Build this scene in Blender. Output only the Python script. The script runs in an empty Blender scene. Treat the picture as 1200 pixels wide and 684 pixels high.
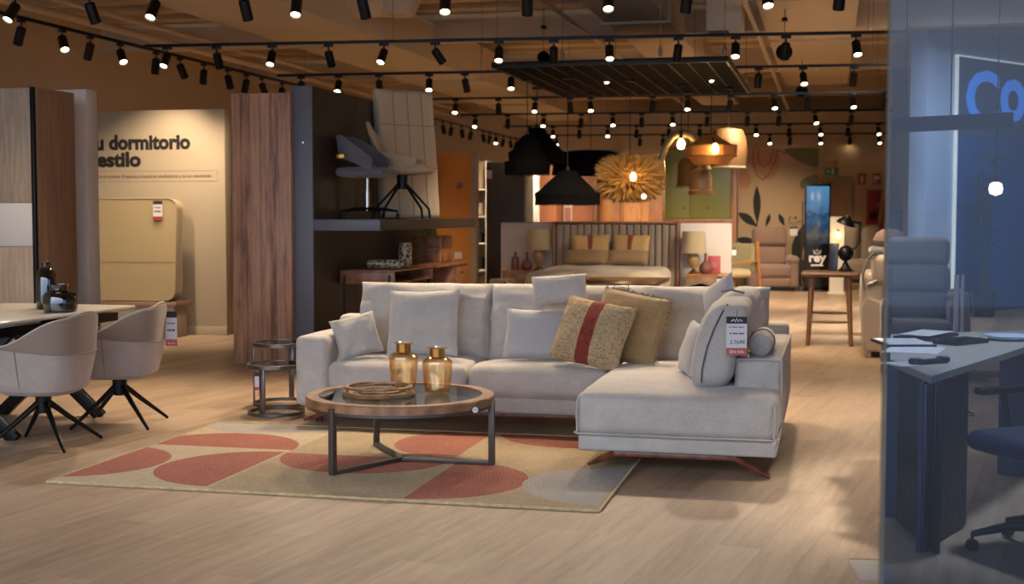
import bpy, bmesh, math, random
from mathutils import Vector, Matrix, noise
random.seed(7)
C = bpy.context.scene.collection
PI = math.pi
R = math.radians
# ------------------------------------------------------------------ camera model
F = 1550.0
PIT = R(3.397)
H = 1.42
ca, sa = math.cos(PIT), math.sin(PIT)
TH = R(13.5)
U = Vector((math.cos(TH), -math.sin(TH), 0))     # store axis: to the right
D = Vector((math.sin(TH), math.cos(TH), 0))      # store axis: into the depth


def ray(px, py):
    a = (px - 600) / F
    b = (342 - py) / F
    return Vector((a, ca + b * sa, -sa + b * ca))


def G(px, py, z=0.0):
    r = ray(px, py)
    t = (z - H) / r.z
    return Vector((r.x * t, r.y * t, z))


def at(px, py, Y):
    r = ray(px, py)
    t = Y / r.y
    return Vector((r.x * t, Y, H + r.z * t))


def zt(py, Y):
    return at(600, py, Y).z


def ufront(px0, px1, Y, z=1.2):
    """left end on the floor, and length along the store axis, of a front seen from px0 to px1"""
    py = 250
    a = at(px0, py, Y)
    b = (px1 - 600) / F
    w = (b * Y - a.x) / (U.x - b * U.y)
    return Vector((a.x, Y, 0)), w


# ------------------------------------------------------------------ materials
def lin(h):
    if isinstance(h, str):
        h = h.lstrip('#')
        c = [int(h[i:i + 2], 16) / 255 for i in (0, 2, 4)]
    else:
        c = [x / 255 for x in h]
    return tuple(x / 12.92 if x <= .04045 else ((x + .055) / 1.055) ** 2.4 for x in c) + (1,)


class NT:
    def __init__(s, name):
        s.m = bpy.data.materials.new(name)
        s.m.use_nodes = True
        s.t = s.m.node_tree
        s.b = s.t.nodes['Principled BSDF']
        s.out = s.t.nodes['Material Output']

    def n(s, typ, **kw):
        x = s.t.nodes.new(typ)
        for k, v in kw.items():
            if k.startswith('i_'):
                x.inputs[k[2:].replace('_', ' ')].default_value = v
            else:
                setattr(x, k, v)
        return x

    def l(s, a, b):
        s.t.links.new(a, b)

    def math(s, op, a, b=None, c=None):
        x = s.n('ShaderNodeMath', operation=op)
        for i, v in enumerate((a, b, c)):
            if v is None:
                continue
            if isinstance(v, (int, float)):
                x.inputs[i].default_value = v
            else:
                s.l(v, x.inputs[i])
        return x.outputs[0]

    def ramp(s, fac, stops):
        x = s.n('ShaderNodeValToRGB')
        e = x.color_ramp.elements
        while len(e) < len(stops):
            e.new(.5)
        for i, (p, c) in enumerate(stops):
            e[i].position = p
            e[i].color = c if isinstance(c, tuple) and len(c) == 4 else lin(c)
        s.l(fac, x.inputs[0])
        return x.outputs[0]

    def coords(s, scale=(1, 1, 1), rot=(0, 0, 0), kind='Object'):
        tc = s.n('ShaderNodeTexCoord')
        mp = s.n('ShaderNodeMapping')
        mp.inputs['Scale'].default_value = scale
        mp.inputs['Rotation'].default_value = rot
        s.l(tc.outputs[kind], mp.inputs[0])
        return mp.outputs[0]

    def noise(s, vec, scale, detail=4, rough=.55):
        x = s.n('ShaderNodeTexNoise')
        x.inputs['Scale'].default_value = scale
        x.inputs['Detail'].default_value = detail
        x.inputs['Roughness'].default_value = rough
        s.l(vec, x.inputs['Vector'])
        return x.outputs[0]

    def mix(s, fac, a, b, mode='MIX'):
        x = s.n('ShaderNodeMix', data_type='RGBA', blend_type=mode)
        for v, i in ((fac, 0), (a, 6), (b, 7)):
            if isinstance(v, (int, float)):
                x.inputs[i].default_value = v
            elif isinstance(v, tuple):
                x.inputs[i].default_value = v
            elif isinstance(v, str):
                x.inputs[i].default_value = lin(v)
            else:
                s.l(v, x.inputs[i])
        return x.outputs[2]

    def bump(s, h, strength=.3, dist=.01):
        x = s.n('ShaderNodeBump')
        x.inputs['Strength'].default_value = strength
        x.inputs['Distance'].default_value = dist
        s.l(h, x.inputs['Height'])
        s.l(x.outputs[0], s.b.inputs['Normal'])

    def col(s, c):
        if isinstance(c, (str, tuple, list)):
            s.b.inputs['Base Color'].default_value = lin(c) if not (isinstance(c, tuple) and len(c) == 4) else c
        else:
            s.l(c, s.b.inputs['Base Color'])

    def p(s, **kw):
        for k, v in kw.items():
            s.b.inputs[k.replace('_', ' ')].default_value = v


M = {}


def plain(name, c, rough=.5, metal=0., var=.06, scale=6, bump=0.):
    t = NT(name)
    v = t.coords()
    n = t.noise(v, scale)
    b = lin(c)
    lo = tuple(x * (1 - var) for x in b[:3]) + (1,)
    hi = tuple(min(1, x * (1 + var)) for x in b[:3]) + (1,)
    t.col(t.ramp(n, [(.3, lo), (.7, hi)]))
    t.p(Roughness=rough, Metallic=metal)
    if bump:
        t.bump(t.noise(v, scale * 12), bump, .005)
    M[name] = t.m
    return t


def fabric(name, c, var=.12, weave=420, bump=.35, blotch=9, sheen=.25, rough=.9):
    t = NT(name)
    v = t.coords()
    b = lin(c)
    lo = tuple(x * (1 - var) for x in b[:3]) + (1,)
    hi = tuple(min(1, x * (1 + var)) for x in b[:3]) + (1,)
    n1 = t.noise(t.coords((1, 1, 9)), weave / 7, 2)
    n2 = t.noise(t.coords((9, 9, 1)), weave / 7, 2)
    s = t.math('ADD', n1, n2)
    n3 = t.noise(v, blotch, 3)
    s2 = t.math('ADD', t.math('MULTIPLY', s, .35), t.math('MULTIPLY', n3, .3))
    t.col(t.ramp(s2, [(.36, lo), (.64, hi)]))
    t.p(Roughness=rough)
    t.b.inputs['Sheen Weight'].default_value = sheen
    t.bump(s, bump, .003)
    M[name] = t.m
    return t


def wood(name, cols, scale=(1, 1, 1), grain=14, rough=.45, bump=.12, planks=None, dist=3.0, wv=.16, pv=.30):
    """grain runs along the axis with the smallest scale"""
    t = NT(name)
    v = t.coords(scale)
    n1 = t.noise(v, grain, 6, .6)
    w = t.n('ShaderNodeTexWave')
    w.inputs['Scale'].default_value = grain * .35
    w.inputs['Distortion'].default_value = dist * 2
    w.inputs['Detail'].default_value = 3
    t.l(v, w.inputs['Vector'])
    n2 = t.noise(v, grain * 6, 3)
    s = t.math('ADD', t.math('MULTIPLY', n1, .62), t.math('MULTIPLY', w.outputs['Fac'], wv))
    s = t.math('ADD', s, t.math('MULTIPLY', n2, .18))
    if planks:
        ax, wd = planks
        sep = t.n('ShaderNodeSeparateXYZ')
        tc = t.n('ShaderNodeTexCoord')
        t.l(tc.outputs['Object'], sep.inputs[0])
        q = t.math('DIVIDE', sep.outputs[ax], wd)
        fl = t.math('FLOOR', q)
        wn = t.n('ShaderNodeTexWhiteNoise', noise_dimensions='1D')
        t.l(fl, wn.inputs['W'])
        s = t.math('ADD', s, t.math('MULTIPLY', t.math('SUBTRACT', wn.outputs[0], .5), pv))
        fr = t.math('FRACT', q)
        edge = t.math('LESS_THAN', fr, .035)
        s = t.math('SUBTRACT', s, t.math('MULTIPLY', edge, .35))
    k = len(cols)
    t.col(t.ramp(s, [(.3 + .4 * i / (k - 1), c) for i, c in enumerate(cols)]))
    t.p(Roughness=rough)
    t.bump(s, bump, .004)
    M[name] = t.m
    return t


def glassy(name, tint, gloss=.12, rough=.03, glosscol=(255, 255, 255), fres=True):
    t = NT(name)
    t.t.nodes.remove(t.b)
    tr = t.n('ShaderNodeBsdfTransparent')
    gl = t.n('ShaderNodeBsdfGlossy')
    v = t.coords()
    n = t.noise(v, 3)
    t.l(t.ramp(n, [(.3, tuple(x * .97 for x in lin(tint)[:3]) + (1,)), (.7, lin(tint))]), tr.inputs[0])
    gl.inputs['Color'].default_value = lin(glosscol)
    gl.inputs['Roughness'].default_value = rough
    mx = t.n('ShaderNodeMixShader')
    if fres:
        f = t.n('ShaderNodeLayerWeight')
        f.inputs[0].default_value = .25
        t.l(t.math('ADD', t.math('MULTIPLY', f.outputs['Facing'], .55), gloss), mx.inputs[0])
    else:
        mx.inputs[0].default_value = gloss
    t.l(tr.outputs[0], mx.inputs[1])
    t.l(gl.outputs[0], mx.inputs[2])
    t.l(mx.outputs[0], t.out.inputs[0])
    M[name] = t.m


def glow(name, c, strength):
    t = NT(name)
    v = t.coords()
    t.col(t.ramp(t.noise(v, 5), [(.3, c), (.7, c)]))
    t.b.inputs['Emission Color'].default_value = lin(c)
    t.b.inputs['Emission Strength'].default_value = strength
    M[name] = t.m


# ------------------------------------------------------------------ mesh builder
class MB:
    def __init__(s):
        s.bm = bmesh.new()

    def _take(s, tmp, mat=None):
        if mat is not None:
            bmesh.ops.transform(tmp, matrix=mat, verts=tmp.verts)
        me = bpy.data.meshes.new('tmp')
        tmp.to_mesh(me)
        tmp.free()
        s.bm.from_mesh(me)
        bpy.data.meshes.remove(me)
        return s

    def box(s, lo, hi, bev=.0, seg=2, mat=None):
        t = bmesh.new()
        bmesh.ops.create_cube(t, size=1)
        lo, hi = Vector(lo), Vector(hi)
        d = hi - lo
        for v in t.verts:
            v.co = lo + Vector(((v.co.x + .5) * d.x, (v.co.y + .5) * d.y, (v.co.z + .5) * d.z))
        if bev:
            bev = min(bev, min(abs(x) for x in d) * .49)
            bmesh.ops.bevel(t, geom=list(t.edges), offset=bev, segments=seg, affect='EDGES', profile=.5)
        return s._take(t, mat)

    def cyl(s, p0, p1, r0, r1=None, n=16, cap=True):
        p0, p1 = Vector(p0), Vector(p1)
        r1 = r0 if r1 is None else r1
        t = bmesh.new()
        L = (p1 - p0).length
        bmesh.ops.create_cone(t, cap_ends=cap, segments=n, radius1=r0, radius2=r1, depth=L)
        q = Vector((0, 0, 1)).rotation_difference((p1 - p0).normalized())
        return s._take(t, Matrix.Translation((p0 + p1) / 2) @ q.to_matrix().to_4x4())

    def bar(s, p0, p1, w, h, up=(0, 0, 1), bev=0., ext=0.):
        """rectangular bar from p0 to p1, w across, h along up"""
        p0, p1 = Vector(p0), Vector(p1)
        d = (p1 - p0).normalized()
        x = d.cross(Vector(up))
        if x.length < 1e-4:
            x = d.cross(Vector((1, 0, 0)))
        x.normalize()
        y = x.cross(d)
        L = (p1 - p0).length + 2 * ext
        m = Matrix((x, d, y)).transposed().to_4x4()
        return s.box((-w / 2, -L / 2, -h / 2), (w / 2, L / 2, h / 2), bev, 2, Matrix.Translation((p0 + p1) / 2) @ m)

    def tube(s, pts, r, n=10, closed=False, flat=None):
        """round tube along a polyline; r a number or a list; flat=(a,b) makes an elliptic section"""
        pts = [Vector(p) for p in pts]
        k = len(pts)
        rs = r if isinstance(r, (list, tuple)) else [r] * k
        rings = []
        prev = None
        for i, p in enumerate(pts):
            a = pts[(i - 1) % k] if (closed or i > 0) else p
            b = pts[(i + 1) % k] if (closed or i < k - 1) else p
            d = (b - a).normalized()
            if prev is None:
                x = d.cross(Vector((0, 0, 1)))
                if x.length < 1e-3:
                    x = d.cross(Vector((1, 0, 0)))
            else:
                x = prev - d * prev.dot(d)
            x.normalize()
            prev = x
            y = d.cross(x)
            fa, fb = flat if flat else (1, 1)
            rings.append([s.bm.verts.new(p + (x * math.cos(2 * PI * j / n) * fa + y * math.sin(2 * PI * j / n) * fb) * rs[i]) for j in range(n)])
        for i in range(k if closed else k - 1):
            A, B = rings[i], rings[(i + 1) % k]
            for j in range(n):
                s.bm.faces.new((A[j], A[(j + 1) % n], B[(j + 1) % n], B[j]))
        if not closed:
            s.bm.faces.new(rings[0][::-1])
            s.bm.faces.new(rings[-1])
        return s

    def lathe(s, prof, n=32, c=(0, 0, 0), closed=False, wob=None, rect=None):
        """profile of (r, z); wob(angle) scales the radius"""
        c = Vector(c)
        rings = []
        for r, z in prof:
            if r < 1e-5:
                rings.append([s.bm.verts.new(c + Vector((0, 0, z)))])
            else:
                rings.append([s.bm.verts.new(c + Vector((r * math.cos(2 * PI * j / n) * (wob(j) if wob else 1), r * math.sin(2 * PI * j / n) * (wob(j) if wob else 1), z))) for j in range(n)])
        m = len(rings)
        for i in range(m if closed else m - 1):
            A, B = rings[i], rings[(i + 1) % m]
            for j in range(n):
                k = (j + 1) % n
                if len(A) == 1 and len(B) == 1:
                    continue
                if len(A) == 1:
                    s.bm.faces.new((A[0], B[k], B[j]))
                elif len(B) == 1:
                    s.bm.faces.new((A[j], A[k], B[0]))
                else:
                    s.bm.faces.new((A[j], A[k], B[k], B[j]))
        return s

    def prism(s, pts, z0, z1):
        """polygon in xy extruded from z0 to z1"""
        a = [s.bm.verts.new((p[0], p[1], z0)) for p in pts]
        b = [s.bm.verts.new((p[0], p[1], z1)) for p in pts]
        k = len(pts)
        s.bm.faces.new(a[::-1])
        s.bm.faces.new(b)
        for i in range(k):
            s.bm.faces.new((a[i], a[(i + 1) % k], b[(i + 1) % k], b[i]))
        return s

    def plate(s, pts, y0, y1):
        """polygon in xz extruded along y"""
        a = [s.bm.verts.new((p[0], y0, p[1])) for p in pts]
        b = [s.bm.verts.new((p[0], y1, p[1])) for p in pts]
        k = len(pts)
        s.bm.faces.new(a[::-1])
        s.bm.faces.new(b)
        for i in range(k):
            s.bm.faces.new((a[i], a[(i + 1) % k], b[(i + 1) % k], b[i]))
        return s

    def side(s, pts, x0, x1):
        """polygon in yz extruded along x"""
        a = [s.bm.verts.new((x0, p[0], p[1])) for p in pts]
        b = [s.bm.verts.new((x1, p[0], p[1])) for p in pts]
        k = len(pts)
        s.bm.faces.new(a[::-1])
        s.bm.faces.new(b)
        for i in range(k):
            s.bm.faces.new((a[i], a[(i + 1) % k], b[(i + 1) % k], b[i]))
        return s

    def soft(s, lo, hi, r, n=8, crown=(0, 0, 0), wr=0., seed=0, mat=None, fn=None):
        """upholstered block: rounded edges, bulging faces, slight creases"""
        lo, hi = Vector(lo), Vector(hi)
        c = (lo + hi) / 2
        h = (hi - lo) / 2
        r = min(r, min(h) * .98)
        t = bmesh.new()
        ax = []
        for i in range(3):
            L = [h[i] - r + r * math.tan(a * PI / 4 / 3) for a in (3, 2, 1, 0)]
            inner = [(-1 + 2 * k / n) * (h[i] - r) for k in range(1, n)]
            ax.append([-x for x in L] + inner + L[::-1])
        seen = {}

        def vert(p):
            key = tuple(round(x, 5) for x in p)
            if key not in seen:
                q = Vector([max(-h[i] + r, min(h[i] - r, p[i])) for i in range(3)])
                d = Vector(p) - q
                w = q + (d.normalized() * r if d.length > 1e-9 else Vector())
                nn = d.normalized() if d.length > 1e-9 else Vector()
                f = [max(0, 1 - (w[i] / h[i]) ** 2) for i in range(3)]
                w = w + Vector((nn.x * crown[0] * f[1] ** .6 * f[2] ** .6, nn.y * crown[1] * f[0] ** .6 * f[2] ** .6, nn.z * crown[2] * f[0] ** .6 * f[1] ** .6))
                if wr:
                    e = noise.noise(Vector((w.x * 5 + seed * 7.3, w.y * 5, w.z * 5 + seed))) + .5 * noise.noise(Vector((w.x * 14 + seed, w.y * 14, w.z * 14)))
                    w = w + nn * wr * e
                if fn:
                    w = fn(w, h)
                seen[key] = t.verts.new(w + c)
            return seen[key]
        for i in range(3):
            j, k = (i + 1) % 3, (i + 2) % 3
            for sg in (-1, 1):
                A, B = ax[j], ax[k]
                for a in range(len(A) - 1):
                    for b in range(len(B) - 1):
                        q = []
                        for (x, y) in ((a, b), (a + 1, b), (a + 1, b + 1), (a, b + 1)):
                            p = [0, 0, 0]
                            p[i] = sg * h[i]
                            p[j] = A[x]
                            p[k] = B[y]
                            q.append(vert(p))
                        if len(set(q)) == 4:
                            try:
                                t.faces.new(q if sg > 0 else q[::-1])
                            except ValueError:
                                pass
        return s._take(t, mat)

    def pillow(s, w, h, th, pinch=.06, n=18, wr=.012, seed=0, power=.42, mat=None):
        """cushion standing in the xz plane on its lower edge, thickness along y"""
        t = bmesh.new()

        def P(i, j, sg):
            x = -1 + 2 * i / n
            z = -1 + 2 * j / n
            x = math.copysign(abs(x) ** .85, x)
            z = math.copysign(abs(z) ** .85, z)
            e = max(0, (1 - x * x) * (1 - z * z)) ** power
            X = x * (1 - pinch * (1 - z * z) * abs(x) ** 3)
            Z = z * (1 - pinch * (1 - x * x) * abs(z) ** 3)
            k = noise.noise(Vector((x * 1.7 + seed * 3.1, z * 1.7, sg + seed))) * 1.0 + .5 * noise.noise(Vector((x * 5 + seed, z * 5, sg * 2)))
            edge = (abs(x) ** 4 + abs(z) ** 4) * .5
            y = sg * (e * th / 2 + wr * k * e ** .4 * (1 + 1.6 * edge))
            X += .02 * noise.noise(Vector((z * 2 + seed, seed * 2.2, 1))) * abs(x)
            Z += .02 * noise.noise(Vector((x * 2 + seed, seed * 1.2, 4))) * abs(z)
            return Vector((X * w / 2, y, (Z + 1) * h / 2))
        grid = {}
        for sg in (-1, 1):
            for i in range(n + 1):
                for j in range(n + 1):
                    b = i in (0, n) or j in (0, n)
                    if b and sg == 1:
                        grid[i, j, 1] = grid[i, j, -1]
                    else:
                        grid[i, j, sg] = t.verts.new(P(i, j, 0 if b else sg))
            for i in range(n):
                for j in range(n):
                    q = [grid[i, j, sg], grid[i + 1, j, sg], grid[i + 1, j + 1, sg], grid[i, j + 1, sg]]
                    t.faces.new(q if sg < 0 else q[::-1])
        return s._take(t, mat)

    def build(s, name, mat, parent=None, label=None, loc=None, rz=None, rot=None, smooth=40):
        bmesh.ops.recalc_face_normals(s.bm, faces=s.bm.faces)
        me = bpy.data.meshes.new(name)
        s.bm.to_mesh(me)
        s.bm.free()
        for p in me.polygons:
            p.use_smooth = True
        me.set_sharp_from_angle(angle=R(smooth))
        me.materials.append(M[mat] if isinstance(mat, str) else mat)
        o = bpy.data.objects.new(name, me)
        C.objects.link(o)
        if parent:
            o.parent = parent
        if label:
            o['label'] = label
        if loc is not None:
            o.location = loc
        if rz is not None:
            o.rotation_euler = (0, 0, rz)
        if rot is not None:
            o.rotation_euler = rot
        return o


def tag(o, label, cat, group=None):
    o['label'] = label
    o['category'] = cat
    if group:
        o['group'] = group
    return o


def thing(name, label, cat, loc=(0, 0, 0), rz=0., group=None, rot=None):
    o = bpy.data.objects.new(name, None)
    o.empty_display_size = .1
    C.objects.link(o)
    o.location = loc
    o.rotation_euler = rot if rot else (0, 0, rz)
    return tag(o, label, cat, group)


def struct(o):
    o['kind'] = 'structure'
    return o


def copy_tree(o, parent=None):
    c = o.copy()
    C.objects.link(c)
    c.parent = parent
    for ch in list(o.children):
        copy_tree(ch, c)
    return c


def text(body, size, mat, parent, loc, rot=(PI / 2, 0, 0), name='lettering', ext=.002, bold=0., label=None, align='LEFT', sx=1.):
    cu = bpy.data.curves.new('t', 'FONT')
    cu.body = body
    cu.size = size
    cu.extrude = ext
    cu.offset = bold
    cu.align_x = align
    cu.resolution_u = 3
    ob = bpy.data.objects.new('t', cu)
    C.objects.link(ob)
    dg = bpy.context.evaluated_depsgraph_get()
    me = bpy.data.meshes.new_from_object(ob.evaluated_get(dg))
    bpy.data.objects.remove(ob)
    bpy.data.curves.remove(cu)
    me.materials.clear()
    me.materials.append(M[mat])
    o = bpy.data.objects.new(name, me)
    o.data.name = name
    C.objects.link(o)
    o.parent = parent
    o.location = loc
    o.rotation_euler = rot
    o.scale = (sx, 1, 1)
    if label:
        o['label'] = label
    return o


def circle(r, n=40, z=0., c=(0, 0), a0=0., a1=2 * PI):
    full = abs(a1 - a0 - 2 * PI) < 1e-6
    k = n if full else n + 1
    return [Vector((c[0] + r * math.cos(a0 + (a1 - a0) * i / n), c[1] + r * math.sin(a0 + (a1 - a0) * i / n), z)) for i in range(k)]


def price_tag(name, label, p, rz, w, h, lines=(), pink=.17, mark='red_paper', group=None, rot=None):
    """hanging card: dark header, white body, coloured foot"""
    t = thing(name, label, 'price tag', p, rz, group, rot)
    MB().box((-w / 2, -.002, pink * h), (w / 2, .002, h * .82)).build('card', 'white_paper', t)
    MB().box((-w / 2, -.002, h * .82), (w / 2, .002, h)).build('header', 'black_paper', t, 'dark header band')
    MB().box((-w / 2, -.0025, 0), (w / 2, .0015, pink * h)).build('foot_band', mark, t, 'red foot band')
    for (b, s, x, z, m) in lines:
        if b is None:      # print too small to read in the photograph: a row of tiny dashes
            mb = MB()
            for k in range(5):
                mb.box((x - w * .36 + k * w * .15, -.0035, z), (x - w * .36 + k * w * .15 + w * (.08 + .04 * (k % 2)), -.002, z + s))
            mb.build('small_print', m, t)
            continue
        text(b, s, m, t, (x, -.0035, z), (PI / 2, 0, 0), 'lettering', .0004, .0, None, 'CENTER')
    return t
WORLD = 4.8
OFFICE_FILL = 1000
EXPO = 0.58
PW = 178
# ------------------------------------------------------------------ material library
fabric('linen', '#b0a79b', var=.2)
fabric('linen_pillow', '#b0a89c', var=.2)
fabric('linen_cool', '#aaa5a0', var=.10)
fabric('linen_tan', '#8d7d68', var=.10)
fabric('chair_boucle', '#a09287', var=.16, weave=300, bump=.6)
fabric('chair_smooth', '#83705f', var=.05, weave=500, bump=.1)
fabric('mustard', '#9c7f54', var=.22, weave=200, bump=.7)
fabric('straw_weave', '#b09a6c', var=.35, weave=170, bump=.8, blotch=20)
fabric('red_weave', '#8a3626', var=.25, weave=170, bump=.8)
fabric('bed_white', '#b9a98c', var=.05)
fabric('burlap', '#93754e', var=.15, weave=200, bump=.5)
fabric('headboard_fabric', '#917d68', var=.08)
fabric('recliner_taupe', '#7c6151', var=.07, weave=500, bump=.1)
fabric('recliner_grey', '#868482', var=.07, weave=500, bump=.1)
fabric('cream_leather', '#a8967f', var=.05, weave=500, bump=.08, rough=.5)
fabric('throw_grey', '#77726a', var=.15)
fabric('office_grey', '#5b5a60', var=.15)
fabric('beige_felt', '#b8a27e', var=.1)
fabric('mattress_cream', '#bfae8f', var=.04, weave=300, bump=.15)
fabric('mattress_beige', '#9a8560', var=.04, weave=300, bump=.15)
fabric('lampshade_cloth', '#b7a27b', var=.05)
fabric('black_cloth', '#070606', var=.3, bump=.5, sheen=0).p(Specular_IOR_Level=.08)
fabric('black_chair', '#16120f', var=.2, sheen=0).p(Specular_IOR_Level=.15)
fabric('pink_cloth', '#a8705f', var=.1)
fabric('green_cloth', '#77704f', var=.1)
wood('oak_rim', ['#6f4a2c', '#8a6240', '#a17a54'], (1, 1, 1), 8, .4)
wood('walnut', ['#4a2416', '#6a3a26', '#7d4a32'], (1, 1, 1), 10, .35)
wood('oak_light', ['#9a846a', '#b8a284', '#c8b395'], (6, 6, .5), 6, .55, planks=(0, .24), wv=.03, pv=.12)
wood('wood_side', ['#7c5f47', '#8f7056', '#9d7d61'], (6, 6, .4), 5, .5)
wood('plum_planks', ['#6f4a33', '#a97d5e', '#bb9070', '#c69f80'], (4, 4, .3), 4.5, .5, planks=(0, .095), dist=1, wv=.02, pv=.09)
wood('desk_wood', ['#6a4022', '#8a5a35', '#9c6c42'], (1, 4, 4), 6, .4)
wood('stool_wood', ['#4e3520', '#6a4b30', '#7f5d3e'], (4, 1, 4), 7, .4)
wood('stool_leg', ['#56391f', '#6f4d2d', '#7d5a38'], (4, 4, .6), 7, .4)
wood('table_wood', ['#4d2e18', '#7a4f2f', '#95653d'], (1, 5, 5), 5, .3, planks=(1, .3))
wood('night_wood', ['#7a5636', '#94704b', '#a57f58'], (1, 5, 5), 5, .45)
wood('orange_wood', ['#8a5830', '#b0753f', '#c08850'], (6, 6, .5), 6, .4, planks=(0, .22))
wood('bed_frame_wood', ['#6b4429', '#8a5c3a', '#996b48'], (5, 5, .6), 6, .4)
wood('rattan', ['#8a4f1e', '#b06c2c', '#c98a44'], (8, 8, .6), 20, .6, bump=.5)
wood('wicker', ['#4a3018', '#6d4c24', '#856030'], (1, 1, 7), 30, .6, bump=.6)
wood('bamboo', ['#6a5836', '#857145', '#9a8556'], (1, 1, 1), 9, .35)
fabric('bed_mustard', '#ba9458', var=.1, weave=200, bump=.5)
plain('straw', '#9a7034', .7, 0, .25, 20)
plain('wall_tan', '#c2ab88', .85, 0, .03, 1.2, .05)
plain('ceiling_paint', '#c9b595', .85, 0, .04, .8, .05)
plain('duct_paint', '#cdb898', .6, 0, .04, 1)
plain('white_paint', '#d2cabd', .6, 0, .02, 2)
plain('cream_paint', '#a08f76', .75, 0, .03, 1.5)
plain('lilac_paint', '#bfb3a6', .6, 0, .02, 2)
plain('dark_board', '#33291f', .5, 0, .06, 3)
plain('slate_board', '#5a5c62', .45, 0, .05, 3)
plain('grey_door', '#4e483f', .75, 0, .04, 3)
plain('orange_wall_paint', '#c97d1e', .6, 0, .04, 2)
plain('terracotta_board', '#a0623f', .6, 0, .05, 2)
plain('green_lacquer', '#6c6a35', .4, 0, .04, 2)
plain('brown_trim', '#5c3a20', .5, 0, .08, 4)
plain('black_metal', '#0d0c0c', .4, .5, .1, 8)
plain('black_plastic', '#0a0a0a', .5, 0, .1, 8)
plain('dark_bronze', '#4e443a', .4, .35, .1, 10)
plain('gun_metal', '#6b655e', .3, .85, .12, 14)
plain('steel', '#b0a698', .22, .95, .05, 8)
plain('gold', '#b27d3c', .25, .9, .1, 10)
plain('wire_steel', '#8d8272', .4, .6, .1, 10)
plain('mesh_black', '#0d0b0a', .85, 0, .3, 60, .6).p(Specular_IOR_Level=.1)
plain('white_stone', '#b9b3a8', .25, 0, .05, 2.5)
plain('white_paper', '#cfc8c4', .7, 0, .02, 5)
plain('black_paper', '#25211f', .7, 0, .05, 5)
plain('red_paper', '#b5584c', .7, 0, .05, 5)
plain('ink', '#15100d', .8, 0, .05, 5)
plain('ink_faint', '#6f6048', .8, 0, .05, 5)
plain('ink_white', '#e6e0dc', .7, 0, .02, 5)
plain('pink_ceramic', '#7c4c42', .3, 0, .1, 8)
plain('tan_ceramic', '#ab8a58', .35, 0, .12, 14)
plain('pink_paper', '#a9444a', .5, 0, .08, 5)
plain('totem_black', '#060606', .25, 0, .05, 3)
plain('leaf_dark', '#2a2a26', .85, 0, .06, 4)
plain('mural_base', '#b59a75', .85, 0, .03, 2)
plain('mural_pink', '#b27f5f', .85, 0, .05, 3)
plain('mural_olive', '#6d6a48', .85, 0, .05, 3)
plain('mural_line', '#94523c', .85, 0, .05, 3)
plain('sign_green', '#4fa387', .5, 0, .06, 4)
plain('sign_red', '#9c3a28', .5, 0, .05, 4)
plain('poster_red', '#8e1418', .5, 0, .15, 6)
plain('yellow_box', '#b0a032', .5, 0, .2, 10)
plain('joint_dark', '#1c1611', .7, 0, .1, 4)
plain('desk_white', '#b4ab9c', .35, 0, .04, 3)
plain('navy_board', '#1c2236', .35, 0, .08, 4)
plain('navy_bar', '#0c1226', .5, 0, .05, 4)
plain('blue_partition', '#b3c0ce', .6, 0, .03, 2)
plain('sign_slate', '#4a5673', .5, 0, .05, 3)
plain('sign_blue', '#1d4c82', .5, 0, .12, 3)
plain('floor_patch', '#9c948b', .6, 0, .06, 8)
plain('mall_stone', '#272e3b', .4, 0, .08, 1.5)
plain('blue_chair', '#1b2a44', .5, 0, .1, 6)
plain('white_rail', '#b8ae9e', .5, 0, .04, 3)
glassy('table_glass', '#d3d8d3', .07, .02)
glassy('smoke_glass', '#7d8a8a', .08, .03)
glassy('amber_glass', '#fdf6e6', .12, .08, '#ffe0bc')
glassy('black_glass', '#2a2620', .10, .02)
glassy('store_glass', '#b4c2d6', .019, .02, (255, 255, 255), False)
glow('lens_lit', '#ffe2b0', 14)
glow('bulb_lit', '#ffd080', 22)
glow('bulb_dim', '#ffd9a0', 5)
glow('sign_letters', '#3f7fc4', .9)
glow('sign_edge', '#f1e2c0', .8)

# animal print
t = NT('animal_print')
v = t.coords()
vo = t.n('ShaderNodeTexVoronoi')
vo.inputs['Scale'].default_value = 34
t.l(v, vo.inputs['Vector'])
t.col(t.ramp(vo.outputs['Distance'], [(.34, '#1a120b'), (.5, '#b79f78')]))
t.p(Roughness=.35)
M['animal_print'] = t.m

# floor boards
t = NT('floor_oak')
ang = R(-22.5)
v = t.coords((1, 1, 1), (0, 0, -ang))
sep = t.n('ShaderNodeSeparateXYZ')
t.l(v, sep.inputs[0])
row = t.math('DIVIDE', sep.outputs[0], .19)
rowi = t.math('FLOOR', row)
wn = t.n('ShaderNodeTexWhiteNoise', noise_dimensions='1D')
t.l(rowi, wn.inputs['W'])
ln = t.math('ADD', t.math('DIVIDE', sep.outputs[1], 1.25), t.math('MULTIPLY', wn.outputs[0], 7))
lni = t.math('FLOOR', ln)
wn2 = t.n('ShaderNodeTexWhiteNoise', noise_dimensions='1D')
t.l(t.math('ADD', t.math('MULTIPLY', rowi, 17.3), t.math('MULTIPLY', lni, 3.7)), wn2.inputs['W'])
mp = t.n('ShaderNodeMapping')
mp.inputs['Scale'].default_value = (9, .7, 1)
t.l(v, mp.inputs[0])
g1 = t.noise(mp.outputs[0], 2.2, 6, .62)
g2 = t.noise(mp.outputs[0], 14, 4, .6)
g3 = t.noise(v, .9, 2)
s = t.math('ADD', t.math('MULTIPLY', g1, .5), t.math('MULTIPLY', g2, .22))
s = t.math('ADD', s, t.math('MULTIPLY', g3, .14))
s = t.math('ADD', s, t.math('MULTIPLY', t.math('SUBTRACT', wn2.outputs[0], .5), .16))
fx = t.math('FRACT', row)
fy = t.math('FRACT', ln)
gap = t.math('MAXIMUM', t.math('LESS_THAN', fx, .012), t.math('LESS_THAN', fy, .003))
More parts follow.
